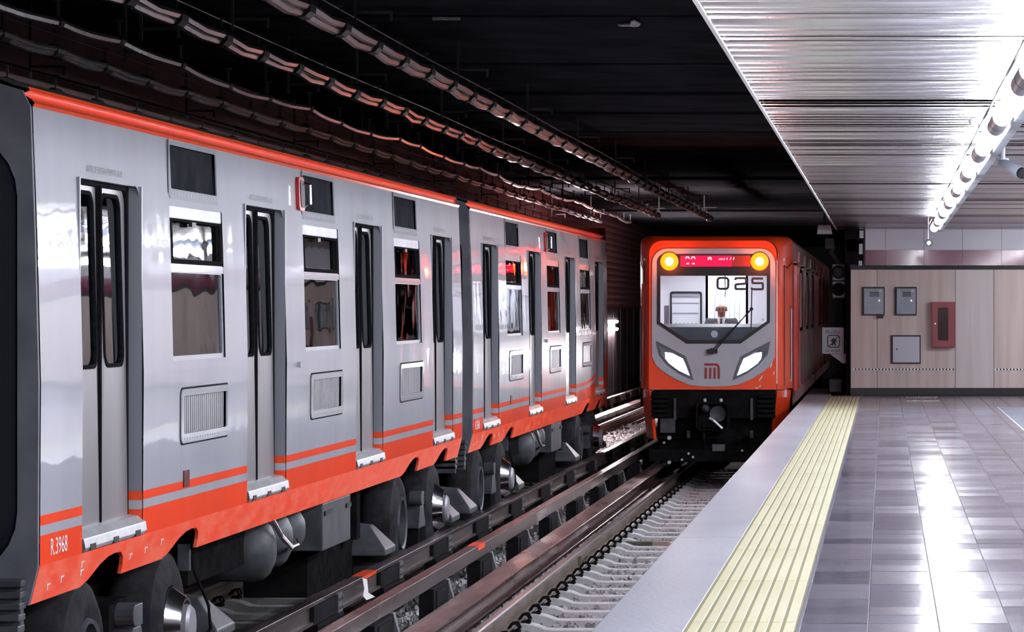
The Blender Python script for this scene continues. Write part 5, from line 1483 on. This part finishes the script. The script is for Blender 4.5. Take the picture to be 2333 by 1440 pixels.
wl_ = thing('work_light', (gx(1880), SY - 0.3, gz(535)), 'white trapezoid floodlight hanging at the platform end', 'lamp')
MB().prism([(gx(1862.5), gz(534.5)), (gx(1897), gz(534.5)), (gx(1893), gz(514)), (gx(1865), gz(514))], lambda u, v: (u, SY - 0.4, v), lambda u, v: (u, SY - 0.2, v)).build('shade', 'plastic', wl_)
MB().box(gx(1877), gx(1882), SY - 0.32, SY - 0.28, gz(514), 4.22).box(gx(1876), gx(1883), SY - 0.34, SY - 0.26, gz(506), gz(492)).build('stem', 'under_grey', wl_)
sn = thing('warning_sign', (gx(1898), SY - 0.15, gz(811)), 'white PELIGRO warning plate with a crossed-out walking figure', 'sign')
MB().plate(rrect(gx(1873.5), gx(1923), gz(806), gz(746), 0.01, 2), [], lambda u, v, t: (u, SY - 0.15 + t, v), 0.012).build('plate', 'whitebox', sn)
tx = MB()
lettering(tx, 'PELIGRO', 0.082, lambda u, v: (gx(1881) + u, SY - 0.153, gz(760) + v), 0.78)
lettering(tx, 'NO PASAR', 0.062, lambda u, v: (gx(1881) + u, SY - 0.153, gz(802) + v), 0.86)
tx.build('lettering', 'ink', sn)
ic = MB(); fn = lambda u, v, t: (u, SY - 0.156 + t, v)
stroke(ic, rrect(gx(1886), gx(1913), gz(791), gz(764), 0.04, 4), 0.018, fn, 0.003, closed=True)
stroke(ic, [(gx(1889), gz(789)), (gx(1911), gz(766))], 0.014, fn, 0.003)
cx_, cz_ = gx(1899.5), gz(778)
ic.plate([(cx_ - 0.065, cz_ + 0.0), (cx_, cz_ + 0.07), (cx_ + 0.065, cz_ + 0.0), (cx_ + 0.028, cz_ + 0.005), (cx_ + 0.04, cz_ - 0.07), (cx_ + 0.012, cz_ - 0.07), (cx_, cz_ - 0.03), (cx_ - 0.012, cz_ - 0.07), (cx_ - 0.04, cz_ - 0.07), (cx_ - 0.028, cz_ + 0.005)], [], fn, 0.003)
ic.build('pictogram', 'ink', sn)
MB().cyl((gx(1921), SY - 0.12, 0.0), (gx(1921), SY - 0.12, gz(746)), 0.018, 8).box(gx(1921) - 0.06, gx(1921) + 0.06, SY - 0.18, SY - 0.06, 0, 0.02).build('support', 'under', sn)
s2 = thing('bent_plate', (gx(1915), SY - 0.22, gz(828)), 'bent white plate below the PELIGRO warning sign', 'sign')
MB().prism([(gx(1892), gz(807)), (gx(1926), gz(806)), (gx(1930), gz(780)), (gx(1926), gz(775)), (gx(1932), gz(800)), (gx(1930), gz(826)), (gx(1921), gz(828)), (gx(1905), gz(816))], lambda u, v: (u, SY - 0.22, v), lambda u, v: (u, SY - 0.20, v)).build('plate', 'whitebox', s2)
MB().cyl((gx(1925), SY - 0.19, 0), (gx(1925), SY - 0.19, gz(812)), 0.014, 8).build('support', 'under', s2)
jb = thing('junction_boxes', (gx(1945), YF + 0.3, gz(608)), 'dark junction boxes and conduits at the upper left corner of the end wall', 'electrical box')
m = MB()
for (a_, b_, c_, d_) in ((1926, 1968, 604, 525), (1930, 1962, 575, 548)): m.box(gx(a_), gx(b_), YF - 0.03, YF + 0.015, gz(c_), gz(d_))
m.build('box', 'under', jb)
m = MB()
for (a_, b_, c_, d_) in ((1959, 1968, 545, 528), (1958, 1966, 581, 558), (1957, 1965, 607, 596)): m.box(gx(a_), gx(b_), YF - 0.045, YF - 0.03, gz(c_), gz(d_))
m.build('tile_edge', 'whitebox', jb)  # pale tile edges showing at the side of the boxes
MB().cyl((gx(1932), YF + 0.1, 0), (gx(1932), YF + 0.1, 2.7), 0.03, 8).build('conduit', 'under', jb)
eq = thing('equipment_box', (gx(1905), SY + 0.3, 0), 'dark trackside equipment box on the platform end under the warning sign', 'electrical box')
MB().box(gx(1886), gx(1926), SY + 0.1, SY + 0.5, 0.0, 0.30).build('box', 'under', eq, bevel=0.02)
MB().box(gx(1890), gx(1922), SY + 0.085, SY + 0.1, 0.04, 0.26).build('door', 'under_grey', eq)
